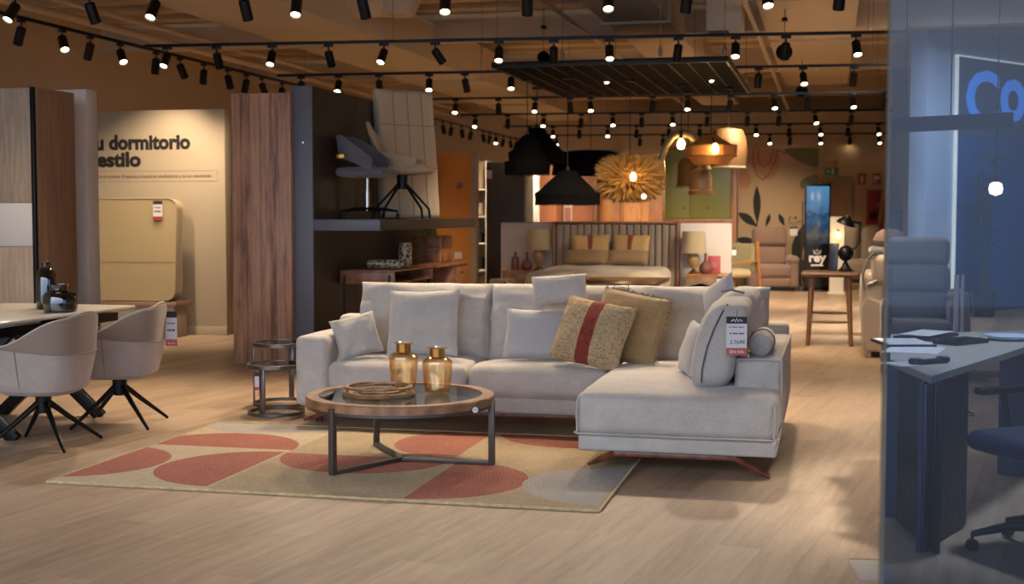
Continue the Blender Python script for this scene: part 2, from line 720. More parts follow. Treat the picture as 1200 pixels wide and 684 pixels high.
s = t.math('SUBTRACT', s, t.math('MULTIPLY', gap, .14))
t.col(t.ramp(s, [(.22, '#7e6852'), (.44, '#a58c73'), (.62, '#b9a188')]))
t.p(Roughness=.42)
t.bump(s, .05, .004)
M['floor_oak'] = t.m

# corrugated ceiling deck is plain paint; quilted stripe pillow material
t = NT('stripe_pillow')
tc = t.n('ShaderNodeTexCoord')
sep = t.n('ShaderNodeSeparateXYZ')
t.l(tc.outputs['Object'], sep.inputs[0])
ax = t.math('ABSOLUTE', sep.outputs[0])
band = t.math('LESS_THAN', ax, .048)
n1 = t.noise(t.coords((1, 1, 10)), 26, 3)
n2 = t.noise(t.coords((10, 10, 1)), 26, 3)
s = t.math('ADD', n1, n2)
n4 = t.math('ADD', t.math('MULTIPLY', s, .4), t.math('MULTIPLY', t.noise(t.coords(), 55, 2), .2))
ca_ = t.ramp(n4, [(.38, '#6e5a3e'), (.5, '#aa9068'), (.64, '#c4ae88')])
cb_ = t.ramp(n4, [(.4, '#5d2114'), (.62, '#99412c')])
t.col(t.mix(band, ca_, cb_))
t.p(Roughness=.95)
t.bump(s, .8, .004)
M['stripe_pillow'] = t.m

# braided rug with half discs
t = NT('rug_braid')
tc = t.n('ShaderNodeTexCoord')
v = tc.outputs['Object']
sep = t.n('ShaderNodeSeparateXYZ')
t.l(v, sep.inputs[0])
sx, sy = sep.outputs[0], sep.outputs[1]


def disc(cx, cy, r, side):
    d = t.n('ShaderNodeVectorMath', operation='DISTANCE')
    t.l(v, d.inputs[0])
    d.inputs[1].default_value = (cx, cy, 0.006)
    ins = t.math('LESS_THAN', d.outputs['Value'], r)
    q = {'l': (sx, 'LESS_THAN', cx), 'r': (sx, 'GREATER_THAN', cx), 'd': (sy, 'LESS_THAN', cy), 'u': (sy, 'GREATER_THAN', cy)}[side]
    return t.math('MULTIPLY', ins, t.math(q[1], q[0], q[2])), d.outputs['Value']


reds = [(-.13, .58, .48, 'r'), (.88, .58, .51, 'l'), (.40, 1.15, .50, 'u'), (1.41, 1.07, .51, 'd'), (1.91, 1.62, .50, 'l'), (1.96, .54, .51, 'r'), (2.46, 2.1, .50, 'd')]
greys = [(2.93, .58, .48, 'l'), (.40, 2.1, .46, 'd')]
mr = md = None
for q in reds + greys:
    m_, d_ = disc(*q)
    md = t.math('MULTIPLY', m_, d_) if md is None else t.math('ADD', md, t.math('MULTIPLY', m_, d_))
for q in reds:
    m_, d_ = disc(*q)
    mr = m_ if mr is None else t.math('MAXIMUM', mr, m_)
mg = None
for q in greys:
    m_, d_ = disc(*q)
    mg = m_ if mg is None else t.math('MAXIMUM', mg, m_)
anyd = t.math('MAXIMUM', mr, mg)
ring = t.math('SINE', t.math('MULTIPLY', t.math('ADD', md, t.math('MULTIPLY', t.math('SUBTRACT', 1.0, anyd), t.math('ADD', sx, t.math('MULTIPLY', sy, .9)))), 2 * PI / .022))
n = t.noise(v, 60, 3)
n2 = t.noise(v, 4, 2)
tex = t.math('ADD', t.math('MULTIPLY', ring, .07), t.math('ADD', t.math('MULTIPLY', n, .6), t.math('MULTIPLY', n2, .25)))
tan = t.ramp(tex, [(.2, '#857458'), (.45, '#a89474'), (.7, '#b9a587')])
lgt = t.ramp(tex, [(.2, '#a4927a'), (.7, '#c7b99f')])
red = t.ramp(tex, [(.2, '#7c4537'), (.45, '#9b5b49'), (.7, '#ab705e')])
gry = t.ramp(tex, [(.2, '#918a82'), (.7, '#b3aca3')])
left = t.math('LESS_THAN', sx, .9)
base = t.mix(t.math('MULTIPLY', left, .75), tan, lgt)
c1 = t.mix(mr, base, red)
c2 = t.mix(mg, c1, gry)
t.col(c2)
t.p(Roughness=.95)
t.bump(tex, .8, .006)
M['rug_braid'] = t.m

# screen of the totem
t = NT('screen_image')
tc = t.n('ShaderNodeTexCoord')
sep = t.n('ShaderNodeSeparateXYZ')
t.l(tc.outputs['Generated'], sep.inputs[0])
n = t.noise(t.coords((5, 5, 5)), 1.6, 3)
k = t.math('ADD', sep.outputs[2], t.math('MULTIPLY', t.math('SUBTRACT', n, .5), .45))
cc = t.ramp(k, [(0, '#1c2a33'), (.18, '#5c5a55'), (.28, '#22405a'), (.42, '#2f5c80'), (.5, '#1c3a52'), (.62, '#4679a3'), (1, '#5b93bd')])
t.l(cc, t.b.inputs['Emission Color'])
t.b.inputs['Emission Strength'].default_value = .55
t.col('#050608')
t.p(Roughness=.2)
M['screen_image'] = t.m

# ------------------------------------------------------------------ camera, world, view
cam = bpy.data.cameras.new('camera')
cam.sensor_width = 36
cam.lens = F * 36 / 1200
cam.clip_end = 200
cam.dof.use_dof = True
cam.dof.focus_distance = 7.9
cam.dof.aperture_fstop = 2.8
co = bpy.data.objects.new('camera', cam)
C.objects.link(co)
co.location = (0, 0, H)
co.rotation_euler = (PI / 2 - PIT, 0, 0)
sc = bpy.context.scene
sc.camera = co
sc.view_settings.view_transform = 'Standard'
sc.view_settings.look = 'None'
sc.view_settings.gamma = 1
sc.view_settings.use_curve_mapping = False
sc.view_settings.exposure = EXPO
sc.cycles.max_bounces = 8
sc.cycles.diffuse_bounces = 5
sc.cycles.glossy_bounces = 4
sc.cycles.transparent_max_bounces = 16
sc.cycles.use_denoising = True
sc.cycles.sample_clamp_indirect = 6
sc.cycles.caustics_reflective = False
sc.cycles.caustics_refractive = False

w = bpy.data.worlds.new('mall_daylight')
sc.world = w
w.use_nodes = True
nt = w.node_tree
bg = nt.nodes['Background']
tc = nt.nodes.new('ShaderNodeTexCoord')
sp = nt.nodes.new('ShaderNodeSeparateXYZ')
nt.links.new(tc.outputs['Generated'], sp.inputs[0])
rp = nt.nodes.new('ShaderNodeValToRGB')
e = rp.color_ramp.elements
e[0].position = .0
e[0].color = (.05, .07, .12, 1)
e[1].position = 1
e[1].color = (.96, .97, 1.0, 1)
for p_, c_ in ((.30, (.25, .33, .48, 1)), (.62, (.93, .95, 1.0, 1))):
    x = e.new(p_)
    x.color = c_
mm = nt.nodes.new('ShaderNodeMath')
mm.operation = 'MULTIPLY_ADD'
mm.inputs[1].default_value = .5
mm.inputs[2].default_value = .3
nt.links.new(sp.outputs[2], mm.inputs[0])
nt.links.new(mm.outputs[0], rp.inputs[0])
nt.links.new(rp.outputs[0], bg.inputs[0])
bg.inputs[1].default_value = WORLD if 'WORLD' in globals() else 1.5

# ------------------------------------------------------------------ the setting
CEIL = 4.25
Y0, Y1 = 3.6, 33.0
WL = Vector((-10.95, 0, 0))     # a point of the left wall on the axis Y = 0
WR = Vector((1.42, 0, 0))       # the right wall runs from here along D


def struct_box(name, lo, hi, mat, loc=(0, 0, 0), rz=-TH, parent=None):
    return struct(MB().box(lo, hi).build(name, mat, None, None, loc, rz))


struct(MB().box((-16, Y0, -.05), (16, 38, 0)).build('floor', 'floor_oak'))
struct(MB().box((-16, 2.9, -.05), (16, Y0, 0)).build('floor_entrance', 'floor_oak'))
struct(MB().box((-16, -14, -.05), (16, 2.9, -.002)).build('floor_mall', 'mall_stone'))
# left wall, far wall, right wall
pl = Vector((-10.94, 0, 0))
struct(MB().box((-.2, 2.0, 0), (0, 38, CEIL)).build('wall_left', 'wall_tan', None, None, pl, -TH))
a, wid = ufront(430, 1050, Y1)
struct(MB().box((-1, 0, 0), (wid + 1, .2, CEIL)).build('wall_back', 'wall_tan', None, None, a, -TH))
pr = at(1037, 250, 31.2)
pr.z = 0
struct(MB().box((0, -7.5, 0), (.2, 2, CEIL)).build('wall_right', 'wall_tan', None, None, pr, -TH))
struct(MB().box((.2, -7.5, 0), (7, -7.3, CEIL)).build('wall_right_return', 'wall_tan', None, None, pr, -TH))
struct(MB().box((6.8, -30, 0), (7, -7.5, CEIL)).build('wall_right_outer', 'wall_tan', None, None, pr, -TH))

# ceiling deck with ribs
mb = MB()
mb.box((-9, -12, 0), (19, 24.5, .1))
for k in range(45):
    y = -11.5 + k * .8
    mb.box((-9, y, -.09), (19, y + .3, 0))
struct(mb.build('ceiling', 'ceiling_paint', None, None, (0, 11.5, CEIL), -TH))


def along(px, py, z, L0, L1):
    """two points on the line along D at height z through the pixel"""
    p = G(px, py, z)
    return p + D * L0, p + D * L1


# beams and ducts under the deck
def duct(name, label, px, py, z, L0, L1, w, h, bev=.02, mat='duct_paint', flanges=0, group=None):
    p, q = along(px, py, z, L0, L1)
    L = L1 - L0
    t = thing(name, label, 'duct', p, -TH, group)
    MB().box((-w / 2, 0, 0), (w / 2, L, h), bev).build('duct_body', mat, t)
    for k in range(flanges):
        y = L * (k + 1) / (flanges + 1)
        MB().box((-w / 2 - .03, y - .03, -.03), (w / 2 + .03, y + .03, h - .01), .005).build('flange', mat, t)
    return t


duct('air_duct', 'long beige sheet metal duct crossing the ceiling from the top left above the lamps', 330, 30, 3.55, -8, 16, 1.3, .55, .03, flanges=4)
duct('air_duct', 'broad beige duct ending above the dark hanging lamp panel', 742, 22, 3.75, -4, 13, .8, .38, .03, flanges=3)
duct('air_duct', 'pale boxed duct right of the hanging lamp panel near the glass', 950, 42, 3.8, -3, 7.0, 1.15, .33, .03, flanges=2)
# curved elbow of the large duct
t = thing('duct_elbow', 'rounded end of the large beige duct at the top of the picture', 'duct', at(466, 8, 15.5), -TH)
pts = []
for i in range(9):
    a_ = i / 8 * PI / 2
    pts.append(Vector((-.9 + .55 * math.sin(a_) * 1.2, 0, .45 * math.cos(a_) + .1)))
MB().cyl((-1.6, 0, .25), (-.1, 0, .25), .36, .36, 28).lathe([(0, -.02), (.2, -.1), (.36, .25), (.3, .5), (0, .6)], 24, (.0, 0, .0)).build('duct_body', 'duct_paint', t)
# pipes along the ceiling
for i, (px, py, z, L0, L1, r, lab) in enumerate([
        (880, 20, 3.7, -4, 16, .03, 'thin pipe running diagonally above the right of the hanging panel'),
        (690, 40, 3.8, -5, 13, .03, 'thin pipe running diagonally over the middle of the hanging panel'),
        (120, 14, 3.85, -6, 17, .035, 'thin pipe over the left wall rail, upper of the two'),
        (90, 22, 3.75, -6, 17, .05, 'thick pipe over the left wall rail, lower of the two')]):
    p, q = along(px, py, z, L0, L1)
    tag(MB().cyl(p, q, r, r, 12).build('ceiling_pipe', 'duct_paint'), lab, 'pipe')
# cassette unit
t = thing('air_conditioner', 'boxy white ceiling air unit above the right end of the hanging panel', 'air conditioner', at(848, 36, 15.0), -TH)
MB().box((-.2, 0, 0), (.2, .5, .42), .02).build('housing', 'duct_paint', t)
MB().box((-.17, -.01, -.03), (.05, .3, .005), .005).build('outlet_grille', 'brown_trim', t, 'dark outlet grille')
# cross beams
for i, (Yc, w_) in enumerate([(18.5, .28), (23.5, .28), (28.5, .28)]):
    struct(MB().box((-14, 0, 0), (12, w_, .38), .01).build('trim_%d' % (i + 1), 'ceiling_paint', None, None, (0, Yc, CEIL - .42), -TH))
# ------------------------------------------------------------------ corner sofa
SO = G(910, 537, .125)
SO.z = 0


def sl(p):
    """world point to sofa axes"""
    d = p - SO
    return Vector((d.dot(U), d.dot(D), p.z))


def sw(x, y, z=0):
    return SO + U * x + D * y + Vector((0, 0, z))


sofa = thing('corner_sofa', 'light grey linen corner sofa with chaise on splayed walnut legs', 'sofa', SO, -TH)
mb = MB()
mb.soft((-1.07, 0, .125), (0, 2.08, .213), .018, 6)
mb.soft((-3.05, 1.2, .125), (-1.0, 2.08, .225), .018, 6)
mb.build('upholstered_base', 'linen', sofa)
mb = MB()
mb.soft((-1.082, -.025, .215), (.004, 1.85, .445), .05, 14, (.012, .02, .018), .007, 3)
ch = mb.build('chaise_cushion', 'linen', sofa)
# welt round the chaise cushion front
r_ = .0055
loop = [(-1.082, 1.2, .224), (-1.088, .0, .224), (-1.07, -.032, .224), (-.5, -.04, .224), (-.02, -.032, .224), (.008, .0, .224), (.008, .9, .224)]
MB().tube(loop, r_, 8).build('piping', 'linen', ch)
loop = [(-.015, -.033, .232), (-.008, -.036, .33), (-.014, -.02, .42)]
MB().tube(loop, r_, 8).build('piping', 'linen', ch)
loop = [(-1.067, -.033, .232), (-1.072, -.036, .33), (-1.066, -.02, .42)]
MB().tube(loop, r_, 8).build('piping', 'linen', ch)
MB().soft((-3.0, 1.185, .228), (-2.035, 1.85, .425), .055, 10, (.0, .025, .025), .008, 5).build('seat_cushion', 'linen', sofa)
MB().soft((-2.03, 1.185, .228), (-1.085, 1.85, .425), .055, 10, (.0, .025, .025), .008, 8).build('seat_cushion', 'linen', sofa)
# left arm and back, low right arm
MB().soft((-3.232, 1.19, .125), (-3.0, 2.1, .597), .045, 8, (.006, .012, .006), .004, 9).build('armrest', 'linen', sofa)
MB().soft((-3.2, 1.93, .125), (0, 2.1, .69), .04, 12, (0, 0, 0), .003, 4).build('backrest', 'linen', sofa)
ar = MB().soft((-.25, .37, .2), (.012, 2.09, .612), .03, 8, (.004, .008, .004), .003, 6).build('armrest', 'linen', sofa)
MB().tube([(-.245, .365, .604), (-.125, .362, .611), (.004, .365, .606), (.01, 1.2, .611), (.008, 2.05, .611)], .006, 8).build('piping', 'linen', ar)
MB().tube([(.008, .365, .60), (.009, .362, .48), (.008, .365, .3)], .006, 8).build('piping', 'linen', ar)


def sag(w, h):
    # upright cushion: top edge dips between the corners, corners pulled up
    f = (w.z + h.z) / (2 * h.z)
    k = (w.x / h.x)
    w.z += f * (.012 * (abs(k) ** 3) - .006 * math.cos(k * 5))
    return w


for i, (x0, x1) in enumerate(((-2.985, -2.03), (-2.02, -1.075), (-1.065, -.13))):
    m = Matrix.Translation((0, 1.765, .41)) @ Matrix.Rotation(R(-13), 4, 'X')
    m = Matrix.Translation(((x0 + x1) / 2, 1.75, .41)) @ Matrix.Rotation(R(-13), 4, 'X')
    q = MB().pillow((x1 - x0) * 1.015, .535, .30, .012, 26, .022, 20 + i * 3, .30, m).build('back_cushion', 'linen_pillow', sofa)
# walnut leg frames
def leg_frame(p_rail0, p_rail1, tips, nm='leg_frame'):
    mb = MB()
    mb.bar(p_rail0, p_rail1, .05, .032, (0, 0, 1), .008)
    o = mb.build(nm, 'walnut', sofa)
    for a_, b_ in tips:
        mb = MB()
        mb.tube([Vector(a_) + Vector((0, 0, .0)), Vector(a_).lerp(Vector(b_), .5), b_], [.027, .024, .016], 10, flat=(1, .75))
        mb.build('leg', 'walnut', o)


tl = sl(G(690, 549))
tr = sl(G(903, 562))
leg_frame((-.88, .06, .108), (-.21, .06, .108), [((-.87, .06, .105), (tl.x, tl.y, .028)), ((-.22, .06, .105), (tr.x, tr.y, .014))])
ta = sl(G(356, 496))
leg_frame((-2.93, 1.27, .108), (-1.08, 1.27, .108), [((-2.92, 1.27, .105), (ta.x, ta.y, .026))])
leg_frame((-2.9, 2.0, .108), (-.22, 2.0, .108), [((-2.88, 2.0, .105), (-3.1, 2.03, .012)), ((-.22, 2.0, .105), (-.03, 2.03, .012))])
MB().bar((-3.12, 1.35, .0), (-3.12, 1.35, .13), .04, .04, (0, 1, 0), .005).build('leg', 'walnut', sofa)


def put(mb, name, label, cat, mat, x, y, z, yaw=0., lean=0., roll=0., group=None, extra=None):
    """cushion with its lower edge at sofa point x, y, z; yaw about z, lean back, roll in its own plane"""
    o = mb.build(name, mat)
    m = Matrix.Translation(sw(x, y, z)) @ Matrix.Rotation(-TH + yaw, 4, 'Z') @ Matrix.Rotation(-lean, 4, 'X') @ Matrix.Rotation(roll, 4, 'Y')
    o.matrix_world = m
    tag(o, label, cat, group)
    return o


def spot(px, py, y):
    """sofa x, z of the pixel on the vertical plane at sofa depth y"""
    r = ray(px, py)
    o = Vector((0, 0, H))
    t_ = (y - (o - SO).dot(D)) / r.dot(D)
    p = sl(o + r * t_)
    return p.x, p.z


GP = 'scatter cushions on the grey corner sofa'
x, z = spot(423, 420, 1.32)
put(MB().pillow(.31, .30, .15, .06, 18, .024, 2), 'scatter_cushion', 'small crumpled grey linen cushion leaning in the corner beside the left armrest', 'cushion', 'linen_pillow', x - .01, 1.38, .45, R(24), R(22), R(-14), GP)
x, z = spot(489, 417, 1.36)
put(MB().pillow(.50, .46, .15, .05, 18, .010, 4), 'scatter_cushion', 'large square grey cushion standing on the left seat against the back', 'cushion', 'linen_pillow', x, 1.46, .455, R(2), R(16), R(-1.5), GP)
x, z = spot(626, 418, 1.40)
put(MB().pillow(.46, .34, .13, .04, 16, .006, 7), 'scatter_cushion', 'flat rectangular grey cushion lying against the middle back, left of the striped one', 'cushion', 'linen_cool', x, 1.46, .455, R(0), R(18), R(1), GP)
x, z = spot(656, 357, 1.54)
put(MB().pillow(.37, .205, .14, .04, 16, .006, 9), 'scatter_cushion', 'small rectangular grey cushion perched on top of the middle back', 'cushion', 'linen_pillow', x, 1.54, z, R(4), R(16), R(-4), GP)
# striped and mustard
x, z = spot(727, 425, 1.28)
pm = put(MB().pillow(.48, .47, .16, .03, 18, .012, 13), 'scatter_cushion', 'mustard cushion with fringed edges tucked behind the red striped one', 'cushion', 'mustard', x - .03, 1.40, .46, R(-12), R(18), R(10), GP)
mb = MB()
edge = [Vector((-.24 + .48 * i / 70, 0, .462)) for i in range(71)] + [Vector((.232, 0, .46 - .44 * i / 70)) for i in range(71)]
rows = [[], []]
for i, p in enumerate(edge):
    o_ = Vector((0, 0, 1)) if i < 71 else Vector((1, 0, -.3))
    ln_ = (.026 if i % 2 else .006) * random.uniform(.4, 1.5) * (.6 if i < 71 else 1.1)
    for q_ in (0, 1):
        rows[q_].append((mb.bm.verts.new(p + Vector((0, -.004 + .008 * q_, 0))), mb.bm.verts.new(p + o_ * ln_ + Vector((0, random.uniform(-.012, .012), 0)))))
for q_ in (0, 1):
    for A, B in zip(rows[q_], rows[q_][1:]):
        mb.bm.faces.new((A[0], B[0], B[1], A[1]))
for A, B in zip(rows[0], rows[1]):
    pass
for i in range(len(edge) - 1):
    mb.bm.faces.new((rows[0][i][0], rows[0][i + 1][0], rows[1][i + 1][0], rows[1][i][0]))
mb.build('fringe', 'mustard', pm)
x, z = spot(679, 434, 1.12)
ps = put(MB().pillow(.50, .44, .17, .03, 20, .012, 17), 'scatter_cushion', 'straw coloured woven cushion with one dark red vertical stripe', 'cushion', 'stripe_pillow', x, 1.20, .455, R(-14), R(24), R(9), GP)
# right end
x, z = spot(813, 443, .98)
put(MB().pillow(.40, .32, .10, .05, 16, .006, 21), 'scatter_cushion', 'slim grey cushion seen edge on, left of the tagged back cushion on the chaise', 'cushion', 'linen_cool', -.575, .80, .465, R(-74), R(16), R(0), GP)


def bulge(w, h):
    f = (w.z + h.z) / (2 * h.z)
    w.x += .10 * f * f + .02 * f
    return w


m = Matrix.Translation((0, 0, 0))
big = thing('back_cushion', 'thick grey back cushion with price tag leaning on the low right armrest', 'cushion', sw(-.375, .27, .462), -TH + R(3), GP)
MB().soft((-.115, 0, 0), (.115, .72, .45), .065, 10, (.012, .012, .015), .012, 31, None, bulge).build('cover', 'linen_pillow', big)
pts = []
MB().tube([(-.05, -.008, .02), (-.045, -.014, .10), (-.02, -.018, .22), (.02, -.016, .33), (.06, -.006, .41), (.09, .05, .455)], .0045, 6).build('zip_seam', 'dark_bronze', big, 'dark seam')
x, z = spot(878, 352, 1.55)
b2 = put(MB().soft((-.11, 0, 0), (.12, .52, .47), .085, 9, (.02, .02, .02), .012, 37, None, bulge), 'back_cushion', 'bulky cream grey back cushion with a dark strap behind the tagged one', 'cushion', 'linen_pillow', -.385, 1.08, .465, 0, 0, 0, GP)
MB().tube([(.0, .03, .475), (.06, .02, .488), (.14, .03, .47)], .008, 6).build('strap', 'throw_grey', b2, 'dark strap')
x, z = spot(846, 376, 1.5)
put(MB().pillow(.30, .24, .11, .05, 14, .006, 41), 'scatter_cushion', 'small grey cushion balanced on its corner at the right end of the back', 'cushion', 'linen_cool', -.40, 1.36, .775, R(-50), R(12), R(-28), GP)
# bolster on the arm
bo = thing('bolster', 'rolled beige bolster cushion lying on the low right armrest', 'cushion', sw(-.115, .46, .612 + .066), -TH, GP)
MB().lathe([(0, -.0), (.05, .002), (.06, .010), (.065, .025), (.067, .20), (.064, .50), (.057, .515), (0, .52)], 28, wob=lambda j: 1 + .012 * math.sin(j * 2.1)).build('roll', 'linen_pillow', bo, rot=(R(-90), 0, 0))
MB().tube(circle(.069, 24), .006, 6, True).build('tie', 'throw_grey', bo, 'dark tie', (0, .26, 0), rot=(PI / 2, 0, 0))
# the price tag on the back cushion
pt = at(863, 416, sw(-.36, .21, .0).y)
price_tag('price_tag', 'large sofa price tag reading 2.769 hanging on the tagged back cushion', pt, R(-6), .112, .212,
          [('2.769\u20ac', .030, .006, .062, 'ink'), (None, .005, 0, .152, 'ink'), (None, .007, .004, .116, 'ink'), ('SIN IVA', .024, 0, .011, 'ink_white')], .19)
tg = [o for o in C.objects if o.name == 'price_tag'][0]
MB().tube([(-.03, -.003, .186), (-.017, -.004, .197), (-.008, -.003, .184), (0, -.003, .203), (.008, -.003, .184), (.017, -.004, .197), (.03, -.003, .186)], .003, 5).build('crown_mark', 'ink_white', tg)
MB().tube([(0, 0, .212), (.004, .02, .25)], .0015, 5).build('string', 'ink', tg)

# ------------------------------------------------------------------ rug
ra = G(55, 566)
rug = MB()
rw, rd = 2.95, 2.02
rug.box((0, 0, 0), (rw, rd, .012), .004)
rug = rug.build('rug', 'rug_braid', None, None, (ra.x, ra.y, .0), -TH)
tag(rug, 'braided jute rug with terracotta and grey half discs under the coffee table', 'rug')
mb = MB()
for (a_, b_) in (((0, 0), (rw, 0)), ((rw, 0), (rw, rd)), ((rw, rd), (0, rd)), ((0, rd), (0, 0))):
    k = 60
    mb.tube([(a_[0] + (b_[0] - a_[0]) * i / k, a_[1] + (b_[1] - a_[1]) * i / k, .008 + .001 * math.sin(i * 2.4)) for i in range(k + 1)], .008, 6)
mb.build('edge_binding', 'straw_weave', rug)

# ------------------------------------------------------------------ coffee table
LZ = .0125
legs = [G(392, 556, LZ), G(577, 544, LZ), G(440, 521, LZ)]
cc = sum(legs, Vector()) / 3
ct = thing('coffee_table', 'round glass topped coffee table with oak rim and three bronze legs', 'table', (cc.x, cc.y, 0))
RT = .535
top = MB().lathe([(RT, .352), (RT, .392), (RT - .006, .398), (RT - .07, .398), (RT - .075, .392), (RT - .075, .352)], 96, closed=True).build('wooden_rim', 'oak_rim', ct)
MB().lathe([(RT - .004, .335), (RT - .004, .352), (RT - .06, .352), (RT - .06, .335)], 96, closed=True).build('under_ring', 'dark_bronze', ct, 'dark metal ring')
MB().lathe([(0, .386), (RT - .074, .386), (RT - .074, .394), (0, .394)], 96).build('glass_top', 'table_glass', ct, 'clear glass disc')
for g in legs:
    d = g - cc
    d.z = 0
    dn = d.normalized()
    e_ = dn * (RT + .004)
    mb = MB()
    a_ = math.atan2(dn.y, dn.x)
    m = Matrix.Rotation(a_, 4, 'Z')
    mb.box((RT - .02, -.017, LZ), (RT + .014, .017, .372), .003, 2, m)
    lg = mb.build('leg', 'dark_bronze', ct)
    mb = MB()
    mb.box((0, -.017, LZ), (RT - .02, .017, LZ + .024), .003, 2, m)
    mb.build('floor_bar', 'dark_bronze', lg)
# tray
tc_ = G(441, 462, .398)
tr_ = thing('round_tray', 'round wooden gallery tray with mirrored base on the coffee table', 'tray', (tc_.x + .015, tc_.y, .398))
MB().lathe([(.15, 0), (.205, 0), (.208, .008), (.2, .02), (.165, .02), (.15, .012)], 64, closed=True).build('base_ring', 'oak_rim', tr_)
MB().lathe([(0, .004), (.152, .004), (.152, .009), (0, .009)], 48).build('mirror', 'steel', tr_, 'mirrored base')
MB().lathe([(.168, .040), (.19, .040), (.192, .046), (.188, .052), (.17, .052)], 64, closed=True).build('gallery_rail', 'oak_rim', tr_)
for k in range(8):
    a_ = 2 * PI * k / 8 + .3
    MB().cyl((.18 * math.cos(a_), .18 * math.sin(a_), .015), (.18 * math.cos(a_), .18 * math.sin(a_), .045), .006, .006, 8).build('post', 'oak_rim', tr_)
MB().lathe([(.085, .009), (.118, .009), (.12, .022), (.11, .03), (.09, .03)], 56, closed=True).build('inner_ring', 'oak_rim', tr_)


def amber(px, py, hh, lab):
    p = G(px, py, .398)
    v_ = thing('glass_vase', lab, 'vase', (p.x, p.y, .398), 0, 'amber glass vases on the coffee table')
    s = hh / .26
    rb = .069
    prof = [(0, .0), (rb * .9, .0), (rb, .006), (rb * 1.06, .03), (rb * 1.2, .12), (rb * 1.27, .168), (rb * 1.24, .182), (rb * .95, .197), (rb * .6, .208), (rb * .56, .214)]
    inn = [(r - .004, z + (.008 if z < .01 else 0)) for r, z in prof if r > 0][::-1] + [(0, .008)]
    MB().lathe([(r, z * s) for r, z in prof + inn], 40).build('body', 'amber_glass', v_)
    MB().lathe([(rb * .60, .206 * s), (rb * .61, .25 * s), (rb * .54, .25 * s), (rb * .54, .206 * s)], 32, closed=True).build('neck_band', 'gold', v_, 'gold coloured neck')
    MB().lathe([(rb * .56, .25 * s), (rb * .80, .252 * s), (rb * .82, .26 * s), (rb * .76, .258 * s), (rb * .56, .256 * s)], 32, closed=True).build('lip', 'amber_glass', v_)


amber(473, 455, .27, 'amber glass vase with gold neck, left and rear one of the pair')
amber(512.5, 461, .265, 'amber glass vase with gold neck, the right and nearer one of the pair')
# round tag under the rim
p = at(557, 480, cc.y - .36)
t = thing('round_label', 'small round black and white label hanging under the coffee table rim', 'label', p)
MB().lathe([(0, -.003), (.022, -.003), (.022, .003), (0, .003)], 24).build('disc', 'black_paper', t, rot=(PI / 2, 0, 0))
MB().lathe([(0, -.004), (.016, -.004), (.016, .004), (0, .004)], 24).build('face', 'white_paper', t, 'white face', rot=(PI / 2, 0, 0))
MB().tube([(-.008, -.0055, -.002), (-.004, -.0055, .006), (0, -.0055, 0), (.004, -.0055, .006), (.008, -.0055, -.002)], .0015, 5).build('crown_mark', 'ink', t)
MB().tube([(0, 0, .02), (.02, .01, .045), (.06, .02, .055)], .0015, 5).build('string', 'ink', t)


# ------------------------------------------------------------------ nest of side tables
def side_table(c, r, h, lab, a0):
    t = thing('side_table', lab, 'table', (c.x, c.y, 0), 0, 'nest of metal side tables')
    MB().lathe([(r, h - .03), (r + .004, h - .028), (r + .004, h - .002), (r, h), (r - .016, h), (r - .016, h - .03)], 56, closed=True).build('top_ring', 'gun_metal', t)
    MB().lathe([(0, h - .012), (r - .015, h - .012), (r - .015, h - .004), (0, h - .004)], 48).build('glass_top', 'black_glass', t, 'dark glass disc')
    MB().lathe([(r, 0), (r + .003, .002), (r + .003, .022), (r, .024), (r - .012, .024), (r - .012, 0)], 56, closed=True).build('base_ring', 'gun_metal', t)
    for k in range(3):
        a_ = R(a0 + k * 120)
        m = Matrix.Rotation(a_, 4, 'Z')
        MB().box((r - .011, -.02, .01), (r - .002, .02, h - .01), .002, 2, m).build('leg', 'gun_metal', t)
    return t


c1 = G(324, 484)
st = side_table(c1, .20, .36, 'shorter round smoked glass side table in front, beside the left sofa arm', 250)
c2 = c1 + Vector((-.035, .44, 0))
side_table(c2, .215, .47, 'taller round smoked glass side table behind, beside the wooden panel', 200)
price_tag('price_tag', 'small white price tag hanging from the shorter side table', (c1.x - .10, c1.y - .19, .19), 0, .03, .12, [], .2)
# ------------------------------------------------------------------ dining table at the left
def P4(z, pts):
    return [G(a, b, z) for a, b in pts]


A_ = G(159, 357.8, .76)
B_ = A_ - D * 1.75
T0 = Vector((A_.x, A_.y, 0))
# table frame: x to the left (-U), y towards the camera (-D)
dt = thing('dining_table', 'white stone topped dining table with black crossed steel legs at the left edge', 'table', T0, -TH)
mb = MB()
mb.box((-1.05, -1.72, .742), (0, 0, .762), .006)
mb.build('table_top', 'white_stone', dt)
MB().box((-1.0, -1.72, .722), (-.05, -1.1, .738), .005).build('extension_leaf', 'white_stone', dt)
mb = MB()
mb.box((-.98, -1.6, .66), (-.07, -.12, .72), .006)
mb.build('apron', 'black_metal', dt)
for (x0, x1, y_) in ((-.86, -.10, -.35), (-.10, -.86, -.35), (-.86, -.10, -1.35), (-.10, -.86, -1.35)):
    MB().bar((x0, y_ + (.03 if x0 < x1 else -.03), .68), (x1, y_ + (.03 if x0 < x1 else -.03), .0), .045, .085, (0, 0, 1), .004).build('leg', 'black_metal', dt)


def vase_lathe(nm, lab, p, prof, mat, cat='vase', group=None, n=36, th=.004):
    t = thing(nm, lab, cat, p, 0, group)
    inn = [(max(.001, r - th), z + (.008 if i == 0 else 0)) for i, (r, z) in enumerate(prof) if r > 0][::-1] + [(0, prof[0][1] + .008)]
    MB().lathe(prof + inn, n).build('body', mat, t)
    return t


